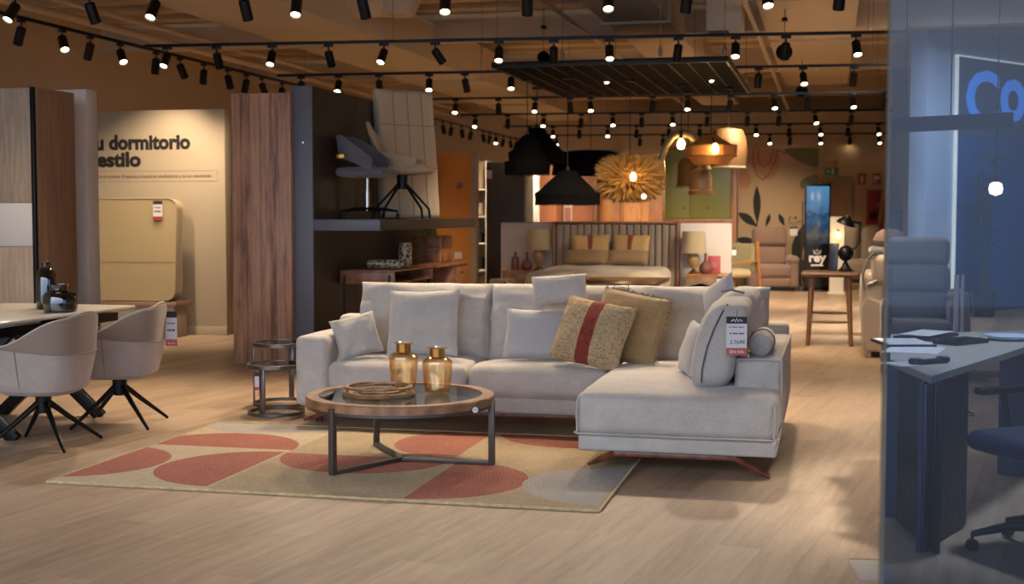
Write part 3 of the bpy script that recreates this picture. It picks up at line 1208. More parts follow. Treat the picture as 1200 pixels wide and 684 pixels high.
p = G(55, 361.5, .7625)
v_ = vase_lathe('glass_bottle', 'tall smoked grey glass bottle on the white dining table', p, [(0, 0), (.062, 0), (.068, .008), (.070, .05), (.070, .20), (.06, .255), (.035, .285), (.03, .29)], 'smoke_glass')
MB().lathe([(.03, .288), (.031, .32), (.034, .325), (.028, .325), (.025, .29)], 28, closed=True).build('neck', 'black_glass', v_, 'dark neck')
p = G(71, 365, .7625)
v_ = vase_lathe('glass_jar', 'squat wide smoked grey glass jar in front of the tall bottle', p, [(0, 0), (.095, 0), (.107, .01), (.112, .05), (.11, .10), (.098, .13), (.06, .142), (.055, .145)], 'smoke_glass')
MB().lathe([(.055, .143), (.056, .178), (.061, .184), (.052, .184), (.049, .145)], 28, closed=True).build('neck', 'black_glass', v_, 'dark neck')


# ------------------------------------------------------------------ tub chairs
def tub_chair(lab, c, rz):
    t = thing('dining_chair', lab, 'chair', (c.x, c.y, 0), rz, 'tub chairs at the white dining table')
    # local: the chair faces +x, its back is at -x
    n = 56
    zb = .325

    def top(a):      # a = 0 at the back
        b = abs(a)
        if b < R(38):
            return .82 - .03 * (b / R(38)) ** 2
        if b < R(118):
            k = (b - R(38)) / R(80)
            k = k * k * (3 - 2 * k)
            return .79 - (.79 - .625) * k
        k = min(1, (b - R(118)) / R(30))
        k = k * k * (3 - 2 * k)
        return .625 - (.625 - .455) * k

    def rad(a, lvl):
        # plan: rounded square, slimmer at the bottom
        e = 3.2
        c_, s_ = abs(math.cos(a)), abs(math.sin(a))
        r = 1 / ((c_ / .30) ** e + (s_ / .30) ** e) ** (1 / e)
        return r * lvl

    def ring(f, inset, zfun):
        out = []
        for j in range(n):
            a = 2 * PI * j / n - PI
            r = rad(a, 1) * f - inset
            z = zfun(a)
            out.append(Vector((-math.cos(a) * r, -math.sin(a) * r, z)))
        return out
    seam = lambda a: min(top(a) - .015, .60 - .03 * math.cos(a))

    def shell(rings, cap0=False, cap1=False):
        mb = MB()
        vs = [[mb.bm.verts.new(p) for p in r] for r in rings]
        for A, B in zip(vs, vs[1:]):
            for j in range(n):
                k = (j + 1) % n
                mb.bm.faces.new((A[j], A[k], B[k], B[j]))
        if cap0:
            mb.bm.faces.new(vs[0])
        if cap1:
            mb.bm.faces.new(vs[-1])
        return mb
    lvl = lambda k: (lambda a: zb + (seam(a) - zb) * k)
    ft = lambda a: .78 + .0 * a
    rings = [ring(.30, 0, lambda a: zb), ring(.66, 0, lambda a: zb + .002), ring(.74, 0, lambda a: zb + .02)]
    for k in (.12, .3, .5, .75, 1.0):
        rings.append(ring(.76 + .20 * k ** .8, 0, lvl(k)))
    shell(rings, True).build('lower_shell', 'chair_boucle', t)
    up = lambda k: (lambda a: seam(a) + (top(a) - seam(a)) * k)
    rings = [ring(.955, .0, up(0)), ring(.97, 0, up(.35)), ring(1.0, 0, up(.8)), ring(1.01, .004, up(.97)), ring(1.0, .018, lambda a: top(a) + .004), ring(.99, .034, up(.96)), ring(.95, .036, up(.4)), ring(.93, .038, up(0))]
    rings += [ring(.90, .04, lambda a: max(.45, .46)), ring(.5, .0, lambda a: .475), ring(.1, 0, lambda a: .478)]
    shell(rings, False, True).build('upper_shell', 'chair_smooth', t, 'smooth darker upper half')
    pts = [p + Vector((0, 0, .002)) for p in ring(.958, -.002, seam)]
    MB().tube(pts, .004, 6, True).build('seam_piping', 'chair_smooth', t)
    pts = ring(1.0, .012, lambda a: top(a) + .004)
    MB().tube(pts, .006, 6, True).build('top_piping', 'linen', t, 'pale top piping')
    for s in (-1, 1):
        ptsv = []
        for k in range(7):
            a = s * R(96)
            r = rad(a, 1) * (.76 + .20 * (k / 6) ** .8) + .002
            ptsv.append(Vector((-math.cos(a) * r, -math.sin(a) * r, zb + .02 + (seam(a) - zb - .02) * k / 6)))
        MB().tube(ptsv, .004, 6).build('side_seam', 'chair_smooth', t)
    hub = MB().cyl((0, 0, .20), (0, 0, .335), .042, .05, 20).build('hub', 'black_metal', t)
    for k in range(4):
        a = R(45 + 90 * k)
        MB().tube([(math.cos(a) * .03, math.sin(a) * .03, .265), (math.cos(a) * .16, math.sin(a) * .16, .16), (math.cos(a) * .36, math.sin(a) * .36, .008)], [.019, .016, .010], 10).build('leg', 'black_metal', t)
    return t


c1 = G(52, 521)
tub_chair('pale grey tub chair nearest the camera, its back to the sofa, at the left edge', c1, PI - TH + R(6))
c2 = G(141, 497)
tub_chair('pale grey tub chair with a hanging price tag, behind the nearest one', c2, PI - TH + R(14))
c3 = T0 - U * 1.3 - D * .55
tub_chair('pale grey tub chair on the far side of the dining table, mostly cut off', c3, -TH)
pt = at(201, 405, c2.y + .12)
price_tag('price_tag', 'white price tag hanging on the back of the second tub chair', pt, 0, .078, .235, [(None, .014, 0, .10, 'ink'), (None, .008, 0, .15, 'ink'), ('SIN IVA', .016, 0, .012, 'ink_white')], .19)

# ------------------------------------------------------------------ wardrobe and white partition
wl, ww = ufront(-60, 43, 11.4)
wd = thing('wardrobe', 'tall light oak sliding wardrobe with a white band at the left edge', 'wardrobe', wl + U * ww, -TH)
zh = zt(104, 11.4)
MB().box((-ww, .03, 0), (0, .62, zh), .004).build('carcass', 'wood_side', wd, 'brown wooden side')
z1_, z2_ = zt(288, 11.4), zt(238, 11.4)
MB().box((-ww, 0, .06), (-.035, .03, z1_ - .004), .002).build('door_panel', 'oak_light', wd)
MB().box((-ww, 0, z2_ + .004), (-.035, .03, zh - .01), .002).build('door_panel', 'oak_light', wd)
MB().box((-ww, -.002, z1_), (-.035, .03, z2_), .002).build('door_band', 'white_paint', wd, 'white glossy band')
MB().box((-.034, -.006, .03), (0, .03, zh), .003).build('edge_profile', 'black_metal', wd, 'black edge profile')
pa, pw = ufront(82, 104, 12.25)
zp = zt(105, 12.25)
struct(MB().box((-.5, 0, 0), (pw, .19, zp), .003).build('trim_4', 'white_paint', None, None, pa, -TH))

# ------------------------------------------------------------------ bedroom wall with lettering
da, dw = ufront(40, 265, 16.0)
zd = zt(132, 16.0)
dwall = thing('display_wall', 'cream display wall with black bedroom lettering at the left', 'wall panel', da, -TH)
MB().box((0, 0, 0), (dw, .17, zd), .004).build('panel', 'cream_paint', dwall)
MB().box((0, -.014, 0), (dw + .005, .0, .10), .003).build('skirting', 'cream_paint', dwall)
bx0 = (at(118, 174, 16).x - da.x) / U.x


def dx(px):
    b = (px - 600) / F
    return (b * da.y - da.x) / (U.x - b * U.y)


def dz(px, py):
    return at(px, py, da.y + U.y * dx(px)).z


def fit_text(body, size, px0, px1, py, mat, bold, ref=None):
    """place text so that it spans px0..px1"""
    o = text(body, size, mat, dwall, (0, 0, 0), name='lettering', ext=.001, bold=bold)
    xs = [v.co.x for v in o.data.vertices]
    wd_ = max(xs) - min(xs)
    s = (dx(px1) - dx(px0)) / wd_
    o.scale = (s, 1, 1)
    o.location = (dx(px0) - min(xs) * s, -.003, dz(px1, py))
    return o


fit_text('Tu dormitorio', .235, 101, 225, 173.8, 'ink', .011)
fit_text('a tu estilo', .235, 74, 167, 194.5, 'ink', .011)
fit_text('tus dise\u00f1os y colores. Pregunta a nuestros vendedores y te los ense\u00f1ar\u00e1n.', .06, 100, 250, 207.6, 'ink_faint', .0005)
mb = MB()
x0, x1, z0_, z1_ = dx(100), dx(256), dz(240, 212), dz(240, 200)
for a_, b_ in (((x0, z0_), (x1, z0_)), ((x1, z0_), (x1, z1_)), ((x1, z1_), (x0, z1_))):
    mb.bar((a_[0], -.001, a_[1]), (b_[0], -.001, b_[1]), .003, .004)
mb.build('text_frame', 'ink_faint', dwall)
# mattress leaning on it
ma, mw = ufront(98, 204, 15.3)
mz0, mz1 = zt(352, 15.3), zt(234, 15.4)
mt = thing('mattress', 'beige mattress standing upright against the lettered cream wall', 'mattress', ma + Vector((0, 0, mz0 + .014)), -TH, None)
hh = mz1 - mz0


def rr(w_, h_, r, seg=8):
    pts = []
    for (cx, cz, a0) in ((w_ - r, r, -90), (w_ - r, h_ - r, 0), (r, h_ - r, 90), (r, r, 180)):
        for i in range(seg + 1):
            a = R(a0 + 90 * i / seg)
            pts.append((cx + r * math.cos(a), cz + r * math.sin(a)))
    return pts


MB().plate(rr(mw, hh, .12), .0, .15).build('core', 'mattress_beige', mt, rot=(R(-4), 0, 0))
MB().tube([Vector((x, -.002, z)) for x, z in rr(mw, hh, .12)], .008, 6, True).build('piping', 'mattress_beige', mt, rot=(R(-4), 0, 0))
MB().tube([Vector((x, .152, z)) for x, z in rr(mw, hh, .12)], .008, 6, True).build('piping', 'mattress_beige', mt, rot=(R(-4), 0, 0))
MB().bar((.02, -.004, hh * .38), (mw - .02, -.004, hh * .38), .003, .006).build('side_seam', 'mattress_beige', mt, rot=(R(-4), 0, 0))
pb = thing('mattress_plinth', 'low brown wooden plinth carrying the upright beige mattress', 'plinth', ma, -TH)
MB().box((.0, -.02, mz0 - .05), (mw + .02, .36, mz0), .004).build('top_board', 'wood_side', pb)
MB().box((.03, .02, 0), (mw - .02, .33, mz0 - .05), .004).build('pedestal', 'cream_paint', pb)
price_tag('price_tag', 'price tag with red foot stuck on the upright beige mattress', at(185, 258, 15.12), -TH, .115, .22, [(None, .02, 0, .09, 'ink'), (None, .012, 0, .14, 'ink')], .2, 'sign_red')

# ------------------------------------------------------------------ planked wooden wardrobe and slate display unit
wa, wp = ufront(272, 343, 12.5)
zt_ = zt(110, 12.5)
wp -= .012
pw_ = thing('plank_partition', 'tall rustic panel of reddish brown wooden planks beside the slate unit', 'panel', wa, -TH)
MB().box((0, 0, 0), (wp, .55, zt_), .003).build('board', 'plum_planks', pw_)

ua, uw = ufront(343, 367, 12.42)
zu = zt(101, 12.42)
su = thing('slate_unit', 'dark slate display partition with a projecting shelf behind the sofa', 'display unit', ua, -TH)
LU = 3.35
MB().box((0, 0, 0), (uw, LU, zu), .003).build('upright', 'slate_board', su)
zs1, zs0 = zt(257, 12.4), zt(270, 12.4)
SHW = .66
MB().box((uw, .0, zs0), (uw + SHW, LU, zs1), .003).build('shelf', 'slate_board', su)
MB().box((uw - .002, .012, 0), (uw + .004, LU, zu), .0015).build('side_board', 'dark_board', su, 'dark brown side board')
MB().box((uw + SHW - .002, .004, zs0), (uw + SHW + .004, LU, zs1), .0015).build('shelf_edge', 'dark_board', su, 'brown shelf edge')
MB().box((-.004, -.012, zt(208, 12.42)), (-.004, -.012, zt(208, 12.42))).build('x', 'steel') if False else None
MB().cyl((uw * .55, -.002, zt(167, 12.42)), (uw * .55, .004, zt(167, 12.42)), .008, .008, 12).build('screw_cap', 'steel', su)
mb = MB()
for k in (1.15, 2.3):
    mb.box((uw - .001, k - .002, 0), (uw + .006, k + .002, zu))
mb.build('panel_joint', 'joint_dark', su)  # near-black strips along the board joints


def on_shelf(px, y):
    """point on the shelf top at unit depth y below pixel column px"""
    b = (px - 600) / F
    o = ua + D * y
    x = (b * o.y - o.x) / (U.x - b * U.y)
    p = o + U * x
    return Vector((p.x, p.y, zs1))


# grey office chair on the shelf
oc = on_shelf(431, .56)
ch = thing('office_chair', 'grey upholstered office chair on castors standing on the slate shelf', 'chair', oc + Vector((0, 0, .002)), -TH)
b_ = MB()
for k in range(5):
    a = R(90 + 72 * k + 8)
    b_.tube([(0, 0, .10), (math.cos(a) * .16, math.sin(a) * .16, .095), (math.cos(a) * .295, math.sin(a) * .295, .075)], [.02, .016, .011], 8)
star = b_.build('star_base', 'black_metal', ch)
for k in range(5):
    a = R(90 + 72 * k + 8)
    q = Vector((math.cos(a) * .295, math.sin(a) * .295, 0))
    mb = MB()
    mb.cyl(q + Vector((-.014, 0, .027)), q + Vector((-.004, 0, .027)), .027, .027, 16)
    mb.cyl(q + Vector((.004, 0, .027)), q + Vector((.014, 0, .027)), .027, .027, 16)
    mb.cyl(q + Vector((0, 0, .03)), q + Vector((0, 0, .08)), .006, .006, 8)
    mb.build('castor', 'black_plastic', star)
MB().cyl((0, 0, .08), (0, 0, .27), .026, .026, 16).cyl((0, 0, .25), (0, 0, .41), .016, .016, 12).build('gas_column', 'steel', ch)
MB().soft((-.24, -.24, .41), (.24, .24, .485), .035, 8, (.01, .01, .015)).build('seat', 'office_grey', ch)
mb = MB()
n_ = 28
for lay in range(1):
    vs = []
    for i in range(n_ + 1):
        a = R(-118 + 236 * i / n_)          # 0 = the back, which is at -x
        k = abs(a) / R(118)
        lo = .50 + .16 * (1 - min(1, k * 1.15)) ** .6 - .03
        hi_ = .80 - .22 * max(0, (k - .35) / .65) ** 1.3
        row = []
        for (rr_, z) in ((.275, lo), (.285, (lo + hi_) / 2), (.30, hi_), (.265, hi_ + .004), (.245, (lo + hi_) / 2), (.24, lo)):
            row.append(mb.bm.verts.new((-math.cos(a) * rr_, -math.sin(a) * rr_ * .95, z)))
        vs.append(row)
    for A, B in zip(vs, vs[1:]):
        for j in range(6):
            mb.bm.faces.new((A[j], A[(j + 1) % 6], B[(j + 1) % 6], B[j]))
    mb.bm.faces.new(vs[0])
    mb.bm.faces.new(vs[-1][::-1])
mb.build('back_shell', 'office_grey', ch)
MB().box((-.21, -.286, .575), (-.13, -.274, .62), .002).build('maker_label', 'gold', ch, 'small yellow cloth label')
# beige swivel chair
bc = on_shelf(472, 1.2)
ch = thing('swivel_chair', 'beige felt swivel chair with four black splayed legs on the slate shelf', 'chair', bc, -TH + R(8))
MB().cyl((0, 0, .30), (0, 0, .45), .05, .06, 18).box((-.14, -.06, .44), (.14, .06, .46), .004).build('hub', 'black_metal', ch)
for k in range(4):
    a = R(45 + 90 * k)
    MB().tube([(math.cos(a) * .03, math.sin(a) * .03, .37), (math.cos(a) * .33, math.sin(a) * .33, .10), (math.cos(a) * .345, math.sin(a) * .345, .006)], [.014, .012, .012], 8).build('leg', 'black_metal', ch)
MB().soft((-.27, -.25, .46), (.29, .25, .54), .04, 8, (.01, .01, .015)).build('seat', 'beige_felt', ch)
mb = MB()
vs = []
for i in range(29):
    a = R(-125 + 250 * i / 28)
    k = abs(a) / R(125)
    hi_ = .60 + .12 * (1 - k) + .26 * max(0, 1 - k * 2.6) ** .7
    lo = .47
    row = []
    for (rr_, z) in ((.27, lo), (.30, (lo + hi_) / 2), (.32 + .05 * max(0, 1 - k * 2.6), hi_), (.29 + .05 * max(0, 1 - k * 2.6), hi_ + .004), (.265, (lo + hi_) / 2), (.24, lo)):
        row.append(mb.bm.verts.new((-math.cos(a) * rr_, -math.sin(a) * rr_ * .9, z)))
    vs.append(row)
for A, B in zip(vs, vs[1:]):
    for j in range(6):
        mb.bm.faces.new((A[j], A[(j + 1) % 6], B[(j + 1) % 6], B[j]))
mb.bm.faces.new(vs[0])
mb.bm.faces.new(vs[-1][::-1])
mb.build('back_shell', 'beige_felt', ch)
# quilted mattress leaning at the end of the shelf
qm = on_shelf(474, 2.55)
hq = .0
L_ = on_shelf(447, 1.62)
R_ = on_shelf(513, 2.2)
wq = (R_ - L_).length
qz = math.atan2((R_ - L_).y, (R_ - L_).x)
hq = zt(104, L_.y) - zs1
q = thing('quilted_mattress', 'cream quilted mattress standing upright on the slate shelf, leaning back', 'mattress', L_ + Vector((.045, 0, .006)), qz, None)
sh = -.045      # leans sideways a little
mt4 = Matrix(((1, 0, sh, 0), (0, 1, .04, 0), (0, 0, 1, 0), (0, 0, 0, 1)))
mb = MB()
mb.soft((0, 0, 0), (wq, .13, hq), .045, 12, (.0, .01, .0), .004, 3)
o = mb.build('core', 'mattress_cream', q)
for v in o.data.vertices:
    v.co = mt4 @ v.co
mb = MB()
for k in (1, 2, 3):
    x = wq * k / 4
    mb.tube([mt4 @ Vector((x, -.012, .02)), mt4 @ Vector((x, -.012, hq - .02))], .004, 5)
for k in (1, 2):
    z = hq * (k / 3 + .06)
    mb.tube([mt4 @ Vector((.02, -.012, z)), mt4 @ Vector((wq - .02, -.012, z))], .005, 5)
mb.build('quilt_seams', 'mattress_beige', q, 'quilting seams')

# ------------------------------------------------------------------ desks under the shelf
k0 = ua + D * .62
b = (398 - 600) / F
zdk = .0
xk = (b * k0.y - k0.x) / (U.x - b * U.y)
dk0 = k0 + U * xk
zdk = zt(316, dk0.y)
b = (462 - 600) / F
wdk = (b * dk0.y - dk0.x) / (U.x - b * U.y)
dk = thing('console_desk', 'narrow wooden desk with thin black legs under the slate shelf', 'desk', dk0, -TH)
Ld = 1.28
MB().box((0, 0, zdk - .02), (wdk, Ld, zdk), .003).build('desk_top', 'desk_wood', dk)
mb = MB()
mb.box((0, .002, zdk - .135), (wdk, .02, zdk - .02), .002)
mb.box((0, .02, zdk - .135), (.02, Ld, zdk - .02), .002)
mb.box((0, .02, zdk - .135), (wdk, Ld, zdk - .12), .002)
mb.box((0, Ld - .02, zdk - .135), (wdk, Ld, zdk - .02), .002)
mb.build('open_compartment', 'desk_wood', dk)
for x in (.05, wdk - .05):
    for y in (.0, Ld - .02):
        MB().bar((x, y - .006 if y < .5 else y + .026, zdk - .05), (x, y - .006 if y < .5 else y + .026, 0), .022, .012, (0, 1, 0), .002).build('leg', 'black_metal', dk)
MB().bar((.05, -.006, .14), (wdk - .05, Ld + .006, zdk - .3), .01, .01).build('brace', 'black_metal', dk)
d2 = thing('drawer_desk', 'wooden desk with a drawer at its far end, continuing behind the narrow desk', 'desk', dk0 + D * 1.33, -TH)
MB().box((0, 0, zdk - .03), (wdk + .02, 1.35, zdk), .003).build('desk_top', 'desk_wood', d2)
MB().box((.02, .02, 0), (.05, 1.33, zdk - .03), .002).build('side_panel', 'desk_wood', d2)
MB().box((.05, .75, .1), (wdk, 1.33, zdk - .03), .003).build('pedestal', 'desk_wood', d2)
dr = MB().box((wdk - .001, .79, zdk - .26), (wdk + .016, 1.30, zdk - .05), .004).build('drawer', 'desk_wood', d2)
MB().bar((wdk + .02, .98, zdk - .12), (wdk + .02, 1.12, zdk - .12), .012, .012).build('handle', 'black_metal', dr)
MB().box((.05, 1.2, 0), (wdk, 1.33, .1), .002).build('leg', 'desk_wood', d2)


def on_desk(px, y):
    b = (px - 600) / F
    o = dk0 + D * y
    x = (b * o.y - o.x) / (U.x - b * U.y)
    p = o + U * x
    return Vector((p.x, p.y, zdk + .0005))


b1 = on_desk(452, .42)
t = thing('patterned_dish', 'long animal print ceramic dish on the narrow desk', 'dish', b1, -TH + R(12))
MB().soft((-.19, -.07, 0), (.19, .07, .085), .04, 8).build('body', 'animal_print', t)
MB().box((-.15, -.045, .082), (.15, .045, .0865), .002).build('lid', 'animal_print', t)
b1 = on_desk(475, .88)
t = thing('patterned_vase', 'upright animal print ceramic vase on the narrow desk', 'vase', b1)
MB().lathe([(0, 0), (.062, 0), (.07, .02), (.072, .19), (.066, .245), (.058, .25), (.055, .24), (.05, .03), (0, .03)], 28).build('body', 'animal_print', t)
# small drawer chest on the far desk with boxes
cb_ = on_desk(500, 2.0)
cz = zt(276, cb_.y) - zdk
t = thing('drawer_chest', 'small wooden chest of two drawers standing on the far desk', 'drawers', cb_, -TH)
wx = .36
MB().box((-.19, 0, 0), (-.19 + wx, .42, cz), .004).build('carcass', 'orange_wood', t)
for k in range(2):
    d_ = MB().box((-.17 + .0, -.012, .01 + k * cz / 2), (-.21 + wx, .0, cz / 2 * (k + 1) - .01), .003).build('drawer', 'desk_wood', t)
    MB().lathe([(0, 0), (.006, 0), (.006, .012), (.012, .02), (0, .024)], 12).build('knob', 'black_metal', d_, None, (-.02, -.012, cz / 4 + k * cz / 2), rot=(PI / 2, 0, 0))
for k in range(2):
    d_ = MB().box((-.19 + wx, .02, .01 + k * cz / 2), (-.178 + wx, .40, cz / 2 * (k + 1) - .01), .003).build('side_flap', 'desk_wood', t)
for i, (px, lb) in enumerate(((497, 'yellow green cardboard box on the drawer chest, the left one'), (506, 'yellow green cardboard box on the drawer chest, the right one'))):
    p = on_desk(px, 2.2)
    t = thing('cardboard_box', lb, 'box', p + Vector((0, 0, cz)), -TH)
    MB().box((-.038, 0, 0), (.038, .08, .09), .004).build('carton', 'yellow_box', t)
    MB().box((-.039, -.001, .07), (.039, .081, .078), .001).build('tape', 'green_cloth', t)
# ------------------------------------------------------------------ orange niche, shelves and grey wardrobe behind the desk
def front(name, label, cat, px0, px1, pytop, Y, depth, mat, part='carcass', z0=0., group=None):
    a, w_ = ufront(px0, px1, Y)
    t = thing(name, label, cat, a, -TH, group)
    t.location.z = z0
    h_ = zt(pytop, Y) - z0
    MB().box((0, 0, 0), (w_, depth, h_), .004).build(part, mat, t)
    return t, w_, h_


t, w_, h_ = front('orange_panel', 'bright orange painted display panel behind the desk', 'wall panel', 500, 557, 180, 20.0, .12, 'orange_wall_paint', 'panel')
MB().box((w_ - .06, -.02, 0), (w_ + .02, .13, h_ + .02), .003).build('edge_trim', 'cream_paint', t, 'pale edge trim')
MB().box((.58 * w_, -.012, zt(303, 20)), (.58 * w_ + .11, .0, zt(295, 20)), .003).build('socket', 'white_paint', t, 'white wall socket')
MB().lathe([(0, 0), (.05, 0), (.05, .02), (.0, .02)], 6).build('hook', 'desk_wood', t, 'brown wooden wall hook', (.68 * w_, 0, zt(218, 20)), rot=(PI / 2, 0, 0))
# small shelf box fixed on the orange panel
MB().box((.02, -.14, zt(250, 20)), (.16, .0, zt(190, 20)), .004).build('wall_shelf', 'desk_wood', t, 'brown wooden wall box')

t, w_, h_ = front('shelving_unit', 'pale shelving unit with small goods between the orange panel and the grey wardrobe', 'shelves', 555, 576, 189, 22.5, .05, 'cream_paint', 'back_panel')
for z in (.45, .9, 1.35, 1.8):
    MB().box((0, -.3, z), (w_, 0, z + .03), .003).build('shelf', 'white_paint', t)
for x in (0, w_ - .03):
    MB().box((x, -.3, 0), (x + .03, 0, h_), .003).build('side_panel', 'white_paint', t)
sh_o = t.location.copy()
for i, (x, z, m_, lb, dims) in enumerate(((.07, .93, 'black_plastic', 'black storage box on the second shelf behind the desk', (.14, .2, .16)), (.07, .48, 'black_plastic', 'dark rounded basket on the lowest shelf behind the desk', (.14, .2, .2)), (.07, 1.38, 'cream_paint', 'cream carton on the third shelf behind the desk', (.14, .2, .22)))):
    q = thing('storage_box', lb, 'box', sh_o + U * x + Vector((0, 0, z + .0005)) - D * .25, -TH)
    MB().soft((0, 0, 0), dims, .03, 5).build('body', m_, q)
    MB().box((-.005, -.005, dims[2] - .03), (dims[0] + .005, dims[1] + .005, dims[2] - .0), .01).build('lid', m_, q)
t, w_, h_ = front('grey_wardrobe', 'tall dark grey wardrobe left of the bed partition', 'wardrobe', 570, 615, 190, 20.6, .6, 'grey_door', 'carcass')
MB().box((.004, -.02, .05), (.2, 0, h_ - .02), .002).build('door', 'grey_door', t)
MB().box((.206, -.02, .05), (w_ - .004, 0, h_ - .02), .002).build('door', 'grey_door', t)
price_tag('price_tag', 'price tag with red foot hanging at the top left of the dark grey wardrobe', at(573, 213, 20.45), -TH, .09, .22, [], .22, 'sign_red')
t, w_, h_ = front('room_divider', 'narrow pale upright panel right of the dark grey wardrobe', 'panel', 615, 631, 172, 21.6, .1, 'white_paint', 'panel')
MB().box((0, -.012, 0), (w_, 0, .1), .002).build('plinth', 'cream_paint', t)
t, w_, h_ = front('terracotta_wardrobe', 'terracotta fronted wardrobe behind the black pendant lamps', 'wardrobe', 631, 652, 178, 22.2, .5, 'terracotta_board', 'carcass')
MB().box((.01, -.02, .05), (w_ - .01, 0, h_ - .02), .002).build('door', 'terracotta_board', t)
t, w_, h_ = front('display_niche', 'dark framed niche with framed picture behind the low black pendant', 'niche', 652, 702, 178, 23.0, .05, 'terracotta_board', 'back_panel')
for (x0, x1, z0_, z1_) in ((0, .06, 0, h_), (w_ - .06, w_, 0, h_), (0, w_, h_ - .06, h_)):
    MB().box((x0, -.25, z0_), (x1, 0, z1_), .003).build('frame', 'brown_trim', t)
pp = t.location.copy()
q = thing('framed_picture', 'small pale picture hanging in the dark framed niche', 'picture', pp + U * .14 - D * .02 + Vector((0, 0, zt(262, 23))), -TH)
MB().box((0, -.02, 0), (.14, 0, zt(240, 23) - zt(262, 23)), .002).build('frame', 'white_paint', q)
MB().box((.015, -.024, .02), (.125, -.019, .28), .001).build('print', 'pink_cloth', q)
# orange wood wardrobe and green wardrobe
t, w_, h_ = front('wooden_wardrobe', 'orange brown wooden wardrobe behind the straw ball pendant', 'wardrobe', 702, 776, 183, 23.2, .25, 'orange_wood', 'carcass')
for k in range(3):
    x0 = .01 + k * (w_ - .02) / 3
    MB().box((x0 + .01, -.022, .05), (x0 + (w_ - .02) / 3 - .01, 0, h_ - .02), .003).build('door', 'orange_wood', t)
for k in (1, 2):
    x0 = .01 + k * (w_ - .02) / 3
    MB().box((x0 - .04, -.012, .06), (x0 + .04, -.001, h_ - .03)).build('dark_gap', 'brown_trim', t) if k == 1 else None
t, w_, h_ = front('green_wardrobe', 'olive green lacquered wardrobe with two doors in a brown frame', 'wardrobe', 779, 862, 173, 23.4, .6, 'brown_trim', 'carcass')
zb_ = zt(257, 23.4)
dvx = w_ * .36
for (x0, x1, hx) in ((.0, dvx - .006, dvx - .09), (dvx + .006, w_ - .09, dvx + (w_ - dvx) * .38)):
    d_ = MB().box((x0, -.024, zb_ + .02), (x1, 0, h_ - .03), .003).build('door', 'green_lacquer', t)
    MB().cyl((hx, -.05, zb_ + .2), (hx, -.024, zb_ + .2), .022, .022, 14).build('knob', 'brown_trim', d_)
for (x0, x1, z0_, z1_) in ((w_ - .085, w_ + .01, 0, h_), (0, w_, zb_ - .05, zb_ + .01)):
    MB().box((x0, -.05, z0_), (x1, .0, z1_), .004).build('frame', 'bed_frame_wood', t)
MB().box((0.02, -.01, .1), (w_ - .1, .0, zb_ - .06), .002).build('lower_panel', 'brown_trim', t)  # plain brown panel below the doors
price_tag('price_tag', 'white price tag hanging on the right door of the green wardrobe', at(856, 224, 23.2), -TH, .12, .24, [], .22, 'red_paper')

# ------------------------------------------------------------------ bed set
YB = 19.7
pa_, pw_b = ufront(587, 857, YB)
zpp = zt(261, YB)
bp = thing('bed_partition', 'low white partition wall behind the bed and both nightstands', 'partition', pa_, -TH)
MB().box((0, 0, 0), (pw_b, .12, zpp), .004).build('panel', 'lilac_paint', bp)
MB().box((-.003, -.003, zpp), (pw_b + .003, .123, zpp + .012), .002).build('cap_strip', 'night_wood', bp, 'thin wooden cap')


def bx(px, yoff=0.):
    """x along the partition of the pixel column, at yoff in front of it"""
    o = pa_ - D * yoff
    b = (px - 600) / F
    return (b * o.y - o.x) / (U.x - b * U.y)


hb0, hb1 = bx(647, .16), bx(796, .16)
bed = thing('bed', 'double bed with channel tufted brown headboard and cream bedding', 'bed', pa_ + U * ((hb0 + hb1) / 2) - D * .02, -TH)
hw = (hb1 - hb0) / 2
mb = MB()
n_ = 17
for k in range(n_):
    x0 = -hw + .05 + (2 * hw - .1) * k / n_
    x1 = -hw + .05 + (2 * hw - .1) * (k + 1) / n_
    mb.soft((x0 + .002, -.12, .2), (x1 - .002, -.03, zpp - .01), .03, 4, (.0, .01, .0))
mb.build('headboard', 'headboard_fabric', bed)
mb = MB()
mb.box((-hw, -.14, .1), (-hw + .045, 0, zpp + .02), .004)
mb.box((hw - .045, -.14, .1), (hw, 0, zpp + .02), .004)
mb.box((-hw, -.14, zpp - .005), (hw, 0, zpp + .025), .004)
mb.build('headboard_frame', 'bed_frame_wood', bed)
bl = 2.05
bw = hw - .17
MB().box((-bw - .04, -bl - .1, .08), (bw + .04, -.14, .32), .02).build('bed_base', 'bed_frame_wood', bed)
MB().soft((-bw, -bl - .05, .32), (bw, -.14, .56), .08, 10, (.01, .01, .02), .01, 3).build('mattress', 'bed_white', bed)


def drape(w_, h_):
    return w_


dv = MB().soft((-bw - .13, -bl - .12, .36), (bw + .13, -.75, .64), .13, 16, (.02, .02, .03), .03, 12).build('duvet', 'bed_white', bed)
dv = MB().soft((-bw - .11, -1.0, .42), (bw + .11, -.5, .67), .11, 10, (.02, .02, .02), .02, 17).build('turned_down_sheet', 'bed_white', bed)
for x in (-bw + .05, bw - .05):
    for y in (-bl, -.3):
        MB().box((x - .03, y - .03, 0), (x + .03, y + .03, .09), .005).build('leg', 'bed_frame_wood', bed)
bedp = bed.location.copy()


def on_bed(x, y, z):
    return bedp + U * x + D * y + Vector((0, 0, z))


